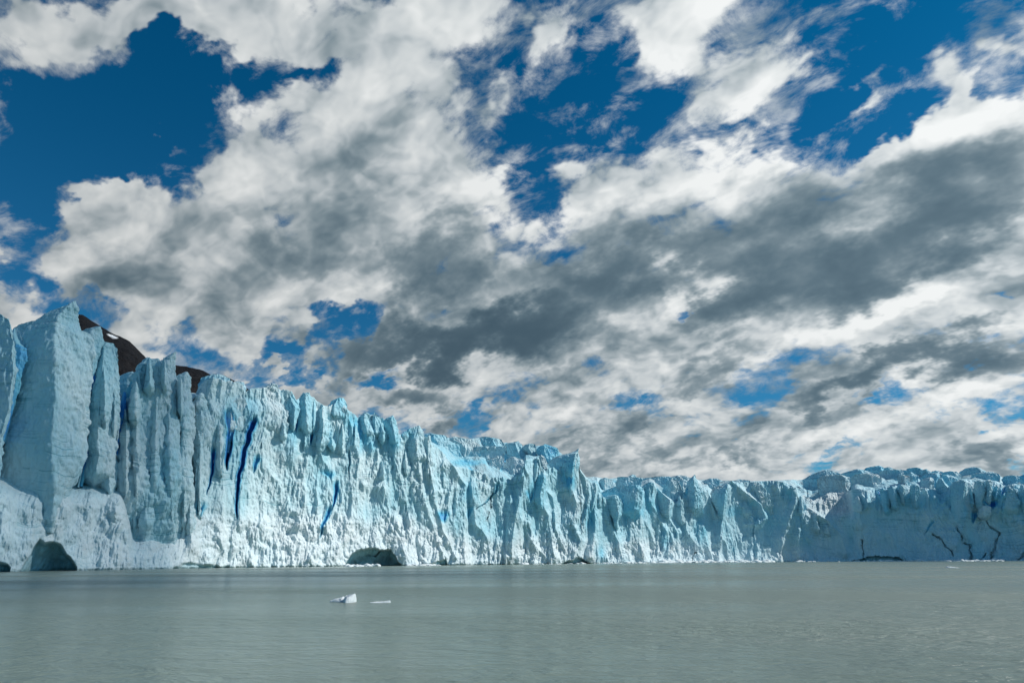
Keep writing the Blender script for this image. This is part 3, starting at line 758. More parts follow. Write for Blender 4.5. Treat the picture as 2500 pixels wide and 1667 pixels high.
T2_L = P(r1, (400, 82), (375, 92), (355, 100), (320, 103), (250, 130), (215, 155), (195, 185), (155, 290), (122, 420), (92, 560), (68, 680), (36, 850), (10, 1000), (-10, 1150), (0, 1260))
T2_R = P(r1, (402, 82), (404, 160), (410, 240), (450, 262), (468, 300), (465, 480), (440, 620), (432, 900), (400, 1000), (340, 1100), (290, 1260))
T2_F = P(r1, (385, 90), (340, 130), (305, 180), (292, 300), (286, 480), (280, 640), (262, 800), (258, 930), (262, 1090), (250, 1260))
serac(T2_L, T2_R, 0, T2_F, 10, 9, blue=.10, rough=.85, foot=.16, sinkk=.15, seed=1, label='tallest squared ice pillar with a dark left face and a pointed right corner')
serac(P(r1, (-30, 120), (-80, 200), (-150, 400), (-200, 1150)), P(r1, (-20, 125), (8, 150), (25, 176), (40, 182), (52, 230), (62, 320), (60, 480), (35, 680), (-4, 830), (-35, 1150)), 0, .9, 8, 8, blue=.12, rough=.6, foot=.16, sinkk=.15, seed=2,
      label='ice pillar cut off by the left edge of the view')
serac(P(r1, (75, 215), (65, 260), (78, 330), (80, 480), (60, 650)), P(r1, (80, 212), (90, 270), (130, 330), (130, 400), (100, 520), (70, 650)), -4, .4, 3, 4, blue=.38, seed=3, label='thin blue fin of ice in the gap between two pillars')
serac(P(r1, (190, 188), (130, 190), (90, 210), (88, 300), (90, 500)), P(r1, (195, 188), (260, 200), (260, 500)), -14, .5, 4, 5, blue=.12, seed=4)
serac(P(r1, (510, 215), (460, 218), (425, 245), (415, 260), (440, 400), (440, 640), (440, 900)), P(r1, (515, 214), (532, 222), (525, 260), (530, 290), (500, 400), (480, 500), (462, 640), (455, 880)), -3, .55, 5, 5, blue=.14, seed=5,
      label='ice fin with a hooked tip beside the tallest pillar')
serac(P(r1, (545, 284), (520, 300), (512, 380), (505, 420), (490, 520), (470, 650), (465, 860), (480, 900)), P(r1, (552, 284), (570, 302), (600, 299), (618, 330), (624, 370), (622, 450), (630, 560), (628, 740), (620, 850), (615, 900)), -1, .35, 5, 6,
      blue=.08, rough=.8, foot=.1, seed=6, label='flat-topped ice pillar standing in front of the dark mountain')
serac(P(r1, (560, 872), (520, 900), (505, 960), (530, 1050), (560, 1110), (570, 1200)), P(r1, (570, 872), (610, 880), (622, 960), (615, 1050), (590, 1130), (590, 1200)), 1, .6, 5, 6, blue=.14, rough=.5, seed=7)
serac(P(r1, (700, 450), (670, 455), (632, 475), (630, 700), (620, 860)), P(r1, (705, 450), (722, 470), (722, 700), (700, 860)), -11, .5, 4, 5, blue=.36, seed=8)
serac(P(r1, (785, 365), (770, 380), (740, 440), (700, 530), (665, 630), (640, 720), (622, 800), (612, 860), (640, 1000), (640, 1200), (600, 1450)),
      P(r1, (792, 366), (830, 385), (850, 400), (880, 520), (870, 700), (880, 900), (900, 1150), (930, 1460)), 1, P(r1, (785, 370), (745, 460), (715, 560), (690, 720), (660, 900), (640, 1200)), 6, 7, blue=.07, rough=1.7, seed=9,
      label='broad ribbed ice pillar leaning right of a deep blue gap')
serac(P(r1, (932, 341), (900, 350), (860, 378), (845, 450), (835, 600), (830, 800), (830, 1100), (820, 1380)), P(r1, (938, 344), (925, 380), (920, 420), (935, 500), (945, 700), (950, 900), (960, 1150), (980, 1380)), 2, .55, 5.5, 6,
      blue=.10, rough=1.0, seed=10, label='ice pinnacle whose tip curls over to the right')
serac(P(r1, (990, 442), (950, 462), (930, 500), (925, 620), (920, 800), (920, 1000), (900, 1380)), P(r1, (998, 446), (1008, 490), (1012, 540), (1030, 620), (1030, 760), (1010, 950), (1030, 1200), (1040, 1380)), 2, .5, 4.5, 6, blue=.08, rough=1.0, seed=11)
serac(P(r1, (1060, 560), (1030, 600), (1030, 800), (1010, 1000), (1000, 1380)), P(r1, (1080, 560), (1120, 640), (1135, 720), (1110, 850), (1080, 1100), (1080, 1380)), 1, .4, 4, 6, blue=.04, rough=1.1, seed=12)
serac(P(r1, (1130, 465), (1080, 470), (1062, 500), (1056, 550), (1050, 620)), P(r1, (1150, 465), (1190, 478), (1215, 500), (1235, 540), (1240, 620)), -6, .4, 4, 5, blue=.42, rough=.5, seed=13, label='smooth rounded blue ice dome on the crest')
serac(P(r1, (1250, 505), (1215, 515), (1190, 560), (1190, 640)), P(r1, (1260, 505), (1290, 515), (1302, 550), (1305, 640)), -8, .5, 4, 5, blue=.3, rough=.6, seed=14)
serac(P(r1, (1240, 596), (1170, 605), (1145, 640), (1160, 700)), P(r1, (1250, 596), (1300, 600), (1312, 640), (1300, 700)), -1, .5, 4, 5, blue=.1, rough=.5, snow=.6, seed=15)
serac(P(r2, (320, 170), (260, 190), (190, 188), (150, 200), (133, 225), (130, 330), (100, 420)), P(r2, (335, 170), (365, 188), (380, 240), (395, 320), (440, 380), (440, 480)), -1, .5, 5, 6, blue=.05, rough=.7, snow=.6, seed=16, label='rounded snow-crusted ice dome on the crest')
serac(P(r2, (440, 212), (410, 212), (400, 280), (430, 400), (470, 560)), P(r2, (450, 212), (475, 235), (500, 300), (525, 350), (500, 480), (490, 560)), 2, .7, 3, 4, blue=.3, rough=.7, seed=17)
serac(P(r2, (553, 226), (535, 250), (505, 290), (530, 400), (540, 560)), P(r2, (560, 228), (575, 240), (597, 240), (605, 350), (603, 560)), 2.5, .6, 3, 4, blue=.22, rough=.7, seed=18, label='slender ice pinnacle with a ragged tip')
serac(P(r2, (630, 272), (615, 300), (610, 420), (605, 560)), P(r2, (636, 272), (640, 320), (645, 420), (635, 560)), 2, .5, 2, 3, blue=.25, rough=.6, seed=19)
serac(P(r2, (690, 322), (665, 335), (655, 430), (650, 560), (620, 700)), P(r2, (700, 322), (715, 345), (720, 420), (740, 430), (742, 500), (710, 640), (700, 720)), 3, .45, 4, 4, blue=.1, rough=.8, seed=20)
serac(P(r2, (800, 266), (760, 278), (728, 310), (715, 345), (722, 380), (745, 430)), P(r2, (815, 266), (845, 275), (862, 320), (870, 370), (858, 430)), 0, .35, 5, 5, blue=.55, rough=.6, seed=21, label='bright blue boulder of ice perched on the crest')
serac(P(r2, (985, 368), (955, 385), (942, 420), (960, 480), (960, 560)), P(r2, (1000, 368), (1022, 380), (1026, 440), (1060, 560)), 0, .5, 3, 4, blue=.32, rough=.9, seed=22)
serac(P(r2, (1055, 368), (1030, 385), (1025, 450), (1030, 560)), P(r2, (1062, 370), (1105, 405), (1120, 470), (1130, 560)), 0, .4, 3, 4, blue=.25, rough=.9, seed=23)
serac(P(r2, (1184, 388), (1150, 402), (1120, 420), (1130, 460), (1160, 540), (1170, 640)), P(r2, (1190, 390), (1212, 425), (1228, 500), (1232, 590), (1220, 640)), 2, .6, 3, 4, blue=.35, rough=.7, seed=24, label='blue ice tooth tilted left on the crest')
serac(P(r2, (1365, 467), (1330, 480), (1290, 505), (1255, 540), (1240, 600), (1230, 760)), P(r2, (1375, 468), (1400, 515), (1402, 580), (1420, 700), (1420, 800)), 2, .65, 4, 5, blue=.12, rough=1.2, seed=25)
serac(P(r2, (1452, 538), (1425, 545), (1408, 560), (1415, 660), (1410, 860)), P(r2, (1456, 540), (1450, 600), (1450, 700), (1470, 860)), 4, .7, 3, 4, blue=.1, rough=.7, seed=26)
serac(P(r3, (1538, 364), (1510, 382), (1470, 392), (1380, 398), (1300, 420), (1262, 470), (1300, 540), (1350, 590), (1420, 640), (1430, 760), (1440, 900)), P(r3, (1543, 368), (1540, 400), (1557, 460), (1550, 520), (1530, 570), (1500, 640), (1480, 740), (1520, 850), (1510, 900)),
      3, .8, 7, 6, blue=.5, rough=.6, seed=27, label='leaning blue ice horn pointing right above the middle of the front')
serac(P(r3, (1200, 585), (1170, 595), (1150, 650), (1105, 740), (1100, 800), (1180, 900), (1200, 1000)), P(r3, (1210, 585), (1238, 600), (1243, 660), (1225, 760), (1215, 870), (1225, 1000)), 8, .75, 3.5, 4, blue=.42, rough=.5, seed=28, label='smooth blue finger of ice at mid height of the wall')
serac(P(r3, (1172, 448), (1120, 460), (1060, 480), (1040, 600), (1040, 740)), P(r3, (1180, 450), (1185, 500), (1180, 600), (1140, 740)), 3, .85, 5, 5, blue=.2, rough=.5, seed=29)
serac(P(r4, (195, 543), (130, 550), (88, 575), (130, 690), (200, 800), (215, 980)), P(r4, (215, 543), (262, 560), (298, 640), (296, 760), (255, 830), (260, 980)), 8, .7, 4, 4, blue=.3, rough=.5, seed=30, label='ice column with a domed top and a blue hollow side')
serac(P(r4, (240, 448), (150, 470), (60, 505), (55, 640), (60, 820)), P(r4, (260, 447), (370, 450), (455, 458), (515, 510), (495, 660), (470, 820)), -1, .85, 4, 6, blue=.45, rough=.4, seed=31, label='blue hanging wall of ice with a level snowy rim')
serac(P(r4, (590, 409), (540, 425), (500, 455), (510, 560), (550, 700)), P(r4, (600, 410), (632, 430), (630, 480), (618, 600), (605, 720)), 4, .6, 3, 4, blue=.25, rough=.9, seed=32)
serac(P(r4, (655, 475), (630, 520), (620, 600), (640, 700), (730, 850)), P(r4, (665, 478), (740, 545), (825, 612), (805, 700), (795, 860)), 3, .85, 5, 5, blue=.3, rough=.5, seed=33, label='slanting blue ice slab with a white upper edge')
serac(P(r4, (925, 590), (880, 605), (850, 640), (850, 800), (880, 930)), P(r4, (932, 592), (940, 680), (960, 800), (970, 930)), 6, .6, 3, 4, blue=.2, rough=.9, seed=34)
serac(P(r4, (1053, 335), (1010, 365), (985, 400), (965, 480), (940, 600), (938, 760), (945, 860)), P(r4, (1058, 337), (1085, 420), (1128, 495), (1135, 600), (1140, 760), (1130, 860)), 6, .55, 6, 5, blue=.3, rough=.6, seed=35, label='sharp pyramid of blue ice rising highest above the distant crest')
serac(P(r4, (1385, 428), (1340, 465), (1270, 490), (1225, 530), (1225, 590), (1290, 720), (1310, 900)), P(r4, (1392, 430), (1412, 480), (1400, 560), (1370, 690), (1345, 900)), 7, .8, 6, 4, blue=.24, rough=.5, seed=36)
serac(P(r5, (1680, 386), (1620, 410), (1592, 470), (1590, 580), (1610, 760), (1650, 980)), P(r5, (1700, 388), (1750, 410), (1742, 500), (1725, 600), (1765, 750), (1710, 960), (1690, 1000)), 5, .86, 5, 5, blue=.32, rough=.5, seed=37, label='smooth teal ice buttress on the shaded right wall')
serac(P(r5, (2050, 455), (2035, 470), (2030, 520), (2020, 600)), P(r5, (2080, 455), (2100, 480), (2090, 560), (2070, 620)), 2, .6, 3, 4, blue=.5, seed=38)
serac(P(r5, (2210, 432), (2170, 460), (2130, 560), (2090, 700), (2080, 800)), P(r5, (2220, 434), (2260, 500), (2290, 620), (2280, 800)), 3, .3, 4, 4, blue=.38, seed=39)
serac(P(r5, (1980, 388), (1950, 400), (1950, 500), (1960, 700)), P(r5, (1990, 388), (2010, 410), (2020, 520), (1990, 700)), 3, .6, 3, 4, blue=.2, seed=40)
serac(P(r5, (1930, 655), (1880, 660), (1870, 720), (1900, 780)), P(r5, (1940, 655), (1990, 670), (2000, 740), (1980, 800)), 4, .5, 4, 4, blue=.05, snow=.5, rough=1.4, seed=41)

for i_, (l_, r_, f_) in enumerate([
    (((740, 445), (722, 520), (695, 700), (690, 900), (700, 1120), (690, 1250)), ((746, 445), (758, 560), (752, 700), (745, 900), (745, 1120), (740, 1250)), 3.5),
    (((825, 385), (805, 600), (800, 800), (792, 1000), (780, 1250)), ((835, 385), (852, 600), (846, 800), (838, 1000), (835, 1250)), 3.0),
    (((660, 640), (648, 760), (642, 900), (640, 1100), (630, 1200)), ((672, 640), (690, 760), (692, 900), (690, 1100), (680, 1200)), 3.0),
    (((900, 480), (885, 620), (875, 800), (870, 1000), (860, 1250)), ((910, 480), (918, 640), (915, 800), (905, 1000), (905, 1250)), 4.2),
    (((968, 560), (955, 700), (955, 900), (955, 1100), (950, 1300)), ((978, 560), (990, 700), (995, 900), (995, 1100), (1000, 1300)), 3.6),
    (((1062, 640), (1045, 760), (1040, 900), (1040, 1100), (1030, 1300)), ((1072, 640), (1085, 760), (1082, 900), (1075, 1100), (1080, 1300)), 2.6),
    (((1150, 650), (1140, 760), (1140, 900), (1150, 1080)), ((1165, 650), (1190, 760), (1195, 900), (1190, 1080)), 1.6),
    (((792, 372), (778, 400), (770, 480), (768, 560)), ((797, 372), (806, 410), (812, 480), (815, 560)), 3.2),
    (((868, 372), (858, 395), (850, 460), (850, 560)), ((873, 372), (886, 400), (892, 460), (895, 560)), 4.2),
    (((720, 500), (705, 540), (690, 640), (690, 740)), ((726, 500), (736, 540), (735, 640), (735, 740)), 3.2),
    (((955, 470), (945, 500), (940, 600), (945, 700)), ((960, 470), (972, 510), (975, 600), (975, 700)), 4.4),
    (((765, 900), (752, 1000), (740, 1150), (720, 1350)), ((775, 900), (795, 1000), (800, 1150), (810, 1350)), 3.4),
    (((1000, 900), (990, 1000), (975, 1150), (960, 1380)), ((1010, 900), (1030, 1000), (1035, 1150), (1050, 1380)), 3.0),
    (((545, 420), (528, 520), (522, 640), (520, 780)), ((556, 420), (575, 520), (580, 640), (575, 800)), 1.8),
    (((600, 480), (590, 600), (585, 720), (585, 840)), ((608, 480), (622, 600), (622, 720), (612, 840)), 1.4),
    (((345, 230), (330, 400), (325, 600), (320, 800), (320, 980)), ((358, 230), (372, 400), (372, 600), (365, 800), (352, 980)), 2.2),
    (((405, 300), (395, 450), (392, 600), (385, 800)), ((420, 300), (440, 450), (436, 600), (425, 800)), 0.5)]):
    serac(P(r1, *l_), P(r1, *r_), f_, f=.55, df=3.8, db=3, blue=.06, rough=1.1, seed=170 + i_, foot=.3, sinkk=.6, name='ice_rib')
for i_, (l_, r_, bk_, bl_) in enumerate([
    (((88, 300), (70, 400), (62, 480), (38, 650), (0, 850)), ((100, 300), (138, 330), (130, 420), (95, 560), (12, 850)), 0, .8),
    (((492, 395), (470, 560), (452, 700), (445, 890)), ((505, 395), (520, 450), (500, 560), (485, 700), (475, 890)), -2, .95),
    (((725, 455), (680, 540), (630, 700), (606, 850)), ((740, 455), (740, 560), (700, 700), (650, 850)), -1.5, .62),
    (((655, 560), (632, 660), (622, 760), (606, 856)), ((668, 560), (672, 660), (650, 760), (630, 856)), .2, 1.0),
    (((1215, 660), (1200, 700), (1205, 800), (1200, 850)), ((1235, 660), (1250, 720), (1240, 800), (1225, 850)), .5, .7)]):
    serac(P(r1, *l_), P(r1, *r_), bk_, f=.5, df=1.0, db=4, blue=bl_, rough=.4, seed=190 + i_, foot=.1, sinkk=0, name='blue_ice')
for i_, (rf, l_, r_, f_, bl_) in enumerate([
    (r2, ((250, 460), (245, 560), (240, 700)), ((262, 460), (280, 560), (275, 700)), 1, .1), (r2, ((390, 360), (375, 470), (378, 600)), ((402, 360), (430, 470), (432, 560), (400, 640)), 2, .05),
    (r2, ((565, 420), (555, 560), (545, 720)), ((575, 420), (590, 560), (580, 720)), 1, .2), (r2, ((820, 430), (800, 560), (790, 720)), ((835, 430), (850, 560), (840, 720)), 1, .05),
    (r2, ((740, 540), (722, 600), (750, 650)), ((760, 540), (785, 590), (775, 650)), 2.5, .15), (r2, ((920, 460), (905, 560), (900, 680)), ((930, 460), (950, 560), (945, 700)), 1, .3),
    (r2, ((1090, 440), (1075, 520), (1080, 620)), ((1105, 440), (1130, 520), (1130, 640)), 1, .25), (r2, ((1330, 560), (1310, 700), (1330, 900)), ((1345, 560), (1370, 700), (1385, 900)), 2, .05),
    (r2, ((1270, 620), (1255, 760), (1270, 900)), ((1285, 620), (1310, 760), (1330, 900)), 2, .05), (r2, ((1105, 715), (1080, 780), (1050, 880)), ((1115, 715), (1140, 800), (1130, 890)), 1, .1),
    (r3, ((300, 520), (290, 640), (300, 800)), ((320, 520), (345, 640), (360, 800)), 2, .15), (r3, ((690, 1000), (680, 1100), (720, 1240)), ((710, 1000), (750, 1100), (790, 1240)), 1, .05),
    (r3, ((1085, 620), (1060, 760), (1060, 900)), ((1100, 620), (1125, 760), (1130, 900)), 3, .2), (r3, ((1425, 780), (1400, 900), (1420, 1040)), ((1440, 780), (1470, 900), (1480, 1040)), 3, .15),
    (r4, ((30, 440), (10, 600), (15, 800)), ((42, 440), (75, 600), (90, 800)), 4, .2), (r4, ((420, 690), (400, 800), (410, 950)), ((440, 690), (480, 800), (490, 950)), 4, .15),
    (r4, ((1025, 840), (1010, 900), (1030, 1000)), ((1035, 842), (1060, 930), (1100, 1000)), 4, .15), (r4, ((885, 560), (870, 640), (880, 760)), ((900, 560), (930, 640), (935, 760)), 5, .25),
    (r4, ((1560, 600), (1520, 680), (1540, 800)), ((1575, 600), (1640, 720), (1690, 830)), 2, .2), (r4, ((1990, 500), (1965, 600), (2000, 720)), ((2005, 500), (2040, 600), (2060, 720)), 3, .2),
    (r4, ((2150, 560), (2130, 680), (2110, 850)), ((2165, 560), (2190, 680), (2180, 850)), 4, .25), (r5, ((150, 760), (130, 860), (150, 1000)), ((165, 760), (210, 860), (240, 1000)), 3, .15),
    (r5, ((270, 830), (240, 900), (255, 1020)), ((285, 830), (330, 900), (350, 1020)), 3, .15), (r5, ((600, 560), (560, 650), (590, 780)), ((620, 560), (660, 650), (665, 800)), 2, .05),
    (r5, ((1300, 470), (1270, 560), (1290, 700)), ((1320, 470), (1360, 560), (1370, 700)), -1, .25), (r5, ((1430, 540), (1400, 620), (1420, 760)), ((1445, 540), (1480, 620), (1500, 760)), -1, .3),
    (r5, ((1790, 480), (1775, 600), (1790, 760)), ((1805, 480), (1830, 600), (1830, 760)), 1, .4), (r5, ((2120, 480), (2090, 560), (2060, 700)), ((2135, 480), (2150, 560), (2110, 700)), 1, .35),
    (r5, ((2320, 440), (2290, 560), (2300, 760)), ((2340, 440), (2380, 560), (2390, 760)), 2, .4), (r5, ((1700, 930), (1650, 1020), (1660, 1100)), ((1715, 930), (1740, 1000), (1700, 1100)), 1, .05),
    (r5, ((1150, 830), (1060, 950), (1000, 1100)), ((1180, 830), (1250, 960), (1280, 1100)), -2, .1), (r5, ((1880, 800), (1800, 950), (1760, 1100)), ((1900, 800), (1960, 950), (1980, 1100)), 0, .1)]):
    serac(P(rf, *l_), P(rf, *r_), f_, f=(.84 if rf is r5 else .5 + .25 * math.sin(i_ * 2.3)), df=(4.6 if rf is r5 else 3.2), db=3, blue=bl_, rough=.9, seed=210 + i_, foot=.5, name='ice_rib')

# blocks of the higher ice that shows above the crest, standing farther back
def hump(L, Rr, back, **k):
    k.setdefault('rough', .7); k.setdefault('foot', .3); k.setdefault('sinkk', 0.2); k.setdefault('name', 'ice_hummock'); k.setdefault('deep', 8.0)
    return serac(L, Rr, -back, **k)
hump(P(r3, (175, 208), (140, 215), (110, 240), (110, 430)), P(r3, (190, 208), (240, 222), (330, 245), (380, 300), (470, 345), (480, 440)), 34, f=.45, df=5, db=8, blue=.22, seed=51)
hump(P(r3, (405, 238), (350, 242), (340, 270), (420, 330), (440, 370)), P(r3, (420, 238), (500, 262), (560, 280), (640, 340), (640, 370)), 44, f=.3, df=5, db=8, blue=.08, dirt=.3, seed=52)
hump(P(r3, (655, 239), (590, 248), (520, 262), (540, 300), (640, 345), (640, 380)), P(r3, (665, 239), (750, 258), (850, 290), (870, 330), (860, 380)), 46, f=.7, df=5, db=8, blue=.34, dirt=.15, seed=53)
hump(P(r3, (600, 336), (480, 350), (380, 350), (330, 360), (320, 440)), P(r3, (620, 336), (740, 340), (860, 345), (890, 360), (870, 440)), 36, f=.5, df=3, db=7, blue=.2, rough=.5, seed=54)
hump(P(r3, (985, 287), (900, 290), (860, 300), (880, 380), (870, 460)), P(r3, (995, 287), (1035, 325), (1060, 400), (1100, 440), (1120, 480)), 40, f=.6, df=5, db=8, blue=.26, dirt=.2, seed=55)
hump(P(r3, (1085, 306), (1045, 312), (1030, 340), (1080, 400), (1120, 470)), P(r3, (1100, 306), (1150, 322), (1160, 400), (1180, 480)), 33, f=.4, df=5, db=8, blue=.16, dirt=.3, seed=56)
hump(P(r3, (1225, 310), (1180, 318), (1155, 350), (1170, 420), (1230, 500), (1300, 560)), P(r3, (1240, 310), (1300, 335), (1355, 362), (1365, 420), (1400, 520), (1400, 580)), 22, f=.35, df=6, db=8, blue=.5, rough=.6, seed=57)
hump(P(r3, (1190, 412), (1170, 430), (1160, 470), (1190, 540)), P(r3, (1205, 412), (1235, 440), (1255, 495), (1250, 540)), 14, f=.5, df=3, db=4, blue=.04, dirt=.45, seed=58)
hump(P(r3, (760, 437), (680, 448), (600, 500), (540, 560), (560, 640)), P(r3, (840, 435), (862, 460), (850, 500), (810, 590), (800, 640)), 20, f=.5, df=3, db=12, blue=.05, rough=.45, snow=.3, sinkk=0, seed=59, label='level grey-blue slab of ice with a straight crack on its right')
hump(P(r3, (935, 428), (885, 445), (862, 480), (830, 560), (790, 640)), P(r3, (945, 428), (1030, 460), (1058, 500), (1055, 600), (1050, 660)), 16, f=.5, df=3, db=12, blue=.05, rough=.45, snow=.3, sinkk=0, seed=60)
hump(P(r3, (600, 552), (560, 570), (555, 620), (560, 660)), P(r3, (620, 552), (670, 580), (695, 620), (700, 660)), 8, f=.5, df=4, db=5, blue=.1, rough=.5, snow=.4, sinkk=0, seed=61)
hump(P(r3, (760, 618), (700, 630), (680, 670), (700, 760)), P(r3, (830, 618), (910, 640), (915, 680), (880, 760)), 3, f=.5, df=5, db=7, blue=.12, rough=.6, snow=.1, seed=62)
for i_, (l_, r_, bk_, bl_, di_) in enumerate([
    (((285, 284), (200, 305), (120, 340), (50, 385), (60, 430)), ((300, 284), (350, 298), (420, 330), (440, 430)), 48, .38, .2),
    (((600, 278), (520, 300), (450, 325), (440, 390)), ((615, 278), (700, 300), (760, 330), (770, 390)), 44, .22, .0),
    (((820, 240), (760, 250), (700, 265), (680, 300), (720, 350)), ((835, 240), (880, 265), (885, 300), (900, 350)), 50, .55, .1),
    (((930, 258), (890, 268), (880, 300), (880, 360)), ((945, 258), (1000, 280), (1060, 300), (1060, 360)), 58, .25, .1),
    (((1020, 285), (900, 288), (855, 305), (850, 370)), ((1060, 286), (1140, 298), (1160, 320), (1090, 370)), 40, .35, .35),
    (((1200, 261), (1140, 270), (1130, 300), (1140, 350)), ((1215, 261), (1280, 272), (1295, 300), (1290, 350)), 46, .35, .1),
    (((1165, 308), (1120, 335), (1105, 355), (1120, 400)), ((1175, 308), (1210, 330), (1240, 350), (1240, 400)), 26, .18, .0),
    (((1330, 276), (1270, 288), (1255, 310), (1260, 370)), ((1340, 276), (1375, 300), (1390, 320), (1380, 370)), 38, .22, .45),
    (((1410, 316), (1330, 325), (1300, 345), (1300, 400)), ((1420, 316), (1452, 322), (1455, 360), (1450, 410)), 24, .48, .0),
    (((1430, 292), (1390, 298), (1385, 340), (1390, 370)), ((1440, 292), (1500, 305), (1510, 330), (1500, 370)), 40, .3, .1),
    (((1560, 300), (1520, 308), (1510, 330), (1510, 380)), ((1575, 300), (1640, 305), (1680, 330), (1680, 380)), 36, .25, .1),
    (((1810, 254), (1750, 270), (1700, 300), (1685, 325), (1690, 370)), ((1830, 254), (1890, 270), (1925, 300), (1935, 370)), 44, .42, .15),
    (((1540, 335), (1490, 350), (1475, 385), (1490, 450)), ((1560, 335), (1640, 370), (1650, 400), (1640, 450)), 14, .45, .0),
    (((1370, 362), (1310, 375), (1270, 400), (1280, 470)), ((1380, 362), (1400, 375), (1405, 420), (1400, 480)), 8, .3, .1),
    (((1480, 368), (1455, 385), (1440, 430), (1430, 520)), ((1490, 368), (1520, 420), (1570, 480), (1570, 540)), 5, .25, .0),
    (((1980, 304), (1900, 312), (1830, 330), (1830, 390)), ((2000, 304), (2060, 328), (2080, 350), (2080, 390)), 30, .2, .1),
    (((2200, 342), (2150, 352), (2140, 380), (2150, 430)), ((2220, 342), (2300, 350), (2320, 380), (2310, 430)), 26, .3, .2),
    (((2350, 334), (2320, 350), (2316, 390), (2330, 430)), ((2365, 334), (2400, 350), (2410, 390), (2400, 430)), 12, .6, .0),
    (((1080, 335), (1040, 345), (1030, 370), (1040, 410)), ((1090, 335), (1150, 350), (1165, 370), (1160, 410)), 20, .15, .5),
    (((700, 320), (600, 330), (560, 360), (560, 400)), ((720, 320), (800, 335), (850, 360), (850, 400)), 26, .05, .35),
    (((350, 335), (250, 350), (200, 380), (200, 420)), ((370, 335), (460, 345), (520, 370), (520, 420)), 24, .05, .4),
    (((870, 478), (855, 500), (865, 560), (880, 660)), ((885, 478), (925, 500), (945, 580), (935, 680)), -2.5, .55, .0),
    (((960, 455), (925, 470), (930, 540), (960, 620)), ((985, 455), (1015, 480), (1028, 540), (1020, 600)), -3.5, .35, .0),
    (((1045, 438), (1025, 470), (1040, 520), (1060, 560)), ((1060, 438), (1090, 460), (1105, 490), (1090, 560)), -2.5, .2, .1),
    (((1200, 440), (1165, 450), (1160, 520), (1180, 620)), ((1215, 440), (1252, 452), (1258, 520), (1240, 620)), -2, .36, .0),
    (((1870, 395), (1840, 410), (1825, 500), (1840, 620)), ((1885, 395), (1935, 410), (1945, 500), (1920, 620)), -3, .3, .0)]):
    hump(P(r5, *l_), P(r5, *r_), bk_, f=.55 + .3 * (i_ % 3) / 2, df=5.0 if bk_ > 0 else 4.0, db=6, blue=bl_, dirt=di_, rough=.75, seed=100 + i_, sinkk=(.2 if bk_ > 0 else 1), foot=.3, name='ice_hummock' if bk_ > 0 else 'serac')
for i_, (l_, r_, bk_, bl_, di_) in enumerate([
    (((395, 335), (365, 345), (355, 365)), ((405, 335), (430, 345), (435, 365)), 46, .2, .1),
    (((620, 355), (500, 358), (470, 380), (480, 440)), ((650, 355), (780, 366), (850, 390), (860, 440)), 34, .3, .1),
    (((790, 366), (740, 420), (710, 520), (720, 600)), ((840, 372), (900, 430), (935, 510), (930, 600)), 6, .2, .15),
    (((885, 341), (830, 345), (780, 368), (790, 410)), ((900, 341), (960, 355), (980, 375), (980, 410)), 42, .1, .35),
    (((930, 385), (890, 410), (890, 470)), ((945, 385), (975, 410), (990, 450), (985, 480)), 14, .1, .2),
    (((1205, 374), (1150, 388), (1120, 402), (1130, 430)), ((1215, 374), (1290, 382), (1320, 400), (1310, 430)), 36, .3, .2),
    (((1290, 452), (1240, 480), (1215, 530), (1225, 560)), ((1330, 450), (1345, 460), (1340, 490), (1320, 520)), 4, .1, .4),
    (((1500, 386), (1400, 395), (1390, 420)), ((1540, 386), (1620, 400), (1640, 425)), 30, .1, .4),
    (((240, 385), (220, 400), (228, 450)), ((350, 360), (480, 380), (505, 400), (490, 450)), 20, .25, .1),
    (((100, 368), (60, 385), (50, 430)), ((120, 368), (180, 385), (200, 430)), 28, .1, .3),
    (((1700, 402), (1630, 412), (1620, 470), (1660, 520)), ((1710, 402), (1780, 470), (1850, 580), (1865, 620)), -2, .12, .1)]):
    hump(P(r4, *l_), P(r4, *r_), bk_, f=.4, df=4, db=6, blue=bl_, dirt=di_, rough=.7, seed=140 + i_, sinkk=.2)
# ------------------------------------------------------------------ the ice surface behind the crest
sky_px = ([(-900, 700), (-300, 800), (100, 800), (300, 930), (500, 960), (620, 965), (800, 1030), (960, 1060), (1010, 1062)]
    + P(r3, (130, 215), (250, 220), (340, 245), (400, 238), (500, 262), (650, 240), (750, 260), (850, 290), (1000, 290), (1030, 320), (1060, 308), (1150, 320), (1230, 312), (1350, 365), (1480, 460), (1560, 560),
        (1600, 605), (1680, 600), (1800, 620), (1900, 610), (2040, 597), (2100, 612))
    + P(r4, (480, 357), (620, 365), (780, 365), (880, 342), (1000, 352), (1100, 382), (1200, 375), (1350, 385), (1500, 390), (1700, 392), (1900, 385), (2050, 380), (2180, 370), (2352, 312))
    + P(r5, (280, 287), (350, 300), (420, 330), (450, 325), (600, 285), (700, 262), (820, 242), (900, 262), (1000, 280), (1100, 288), (1200, 262), (1300, 275), (1380, 300), (1500, 305), (1680, 312), (1740, 285), (1820, 257),
        (1890, 270), (1930, 300), (2060, 330), (2150, 362), (2300, 350), (2352, 342))
    + [(2700, 1150), (3200, 1120), (3900, 1080)])

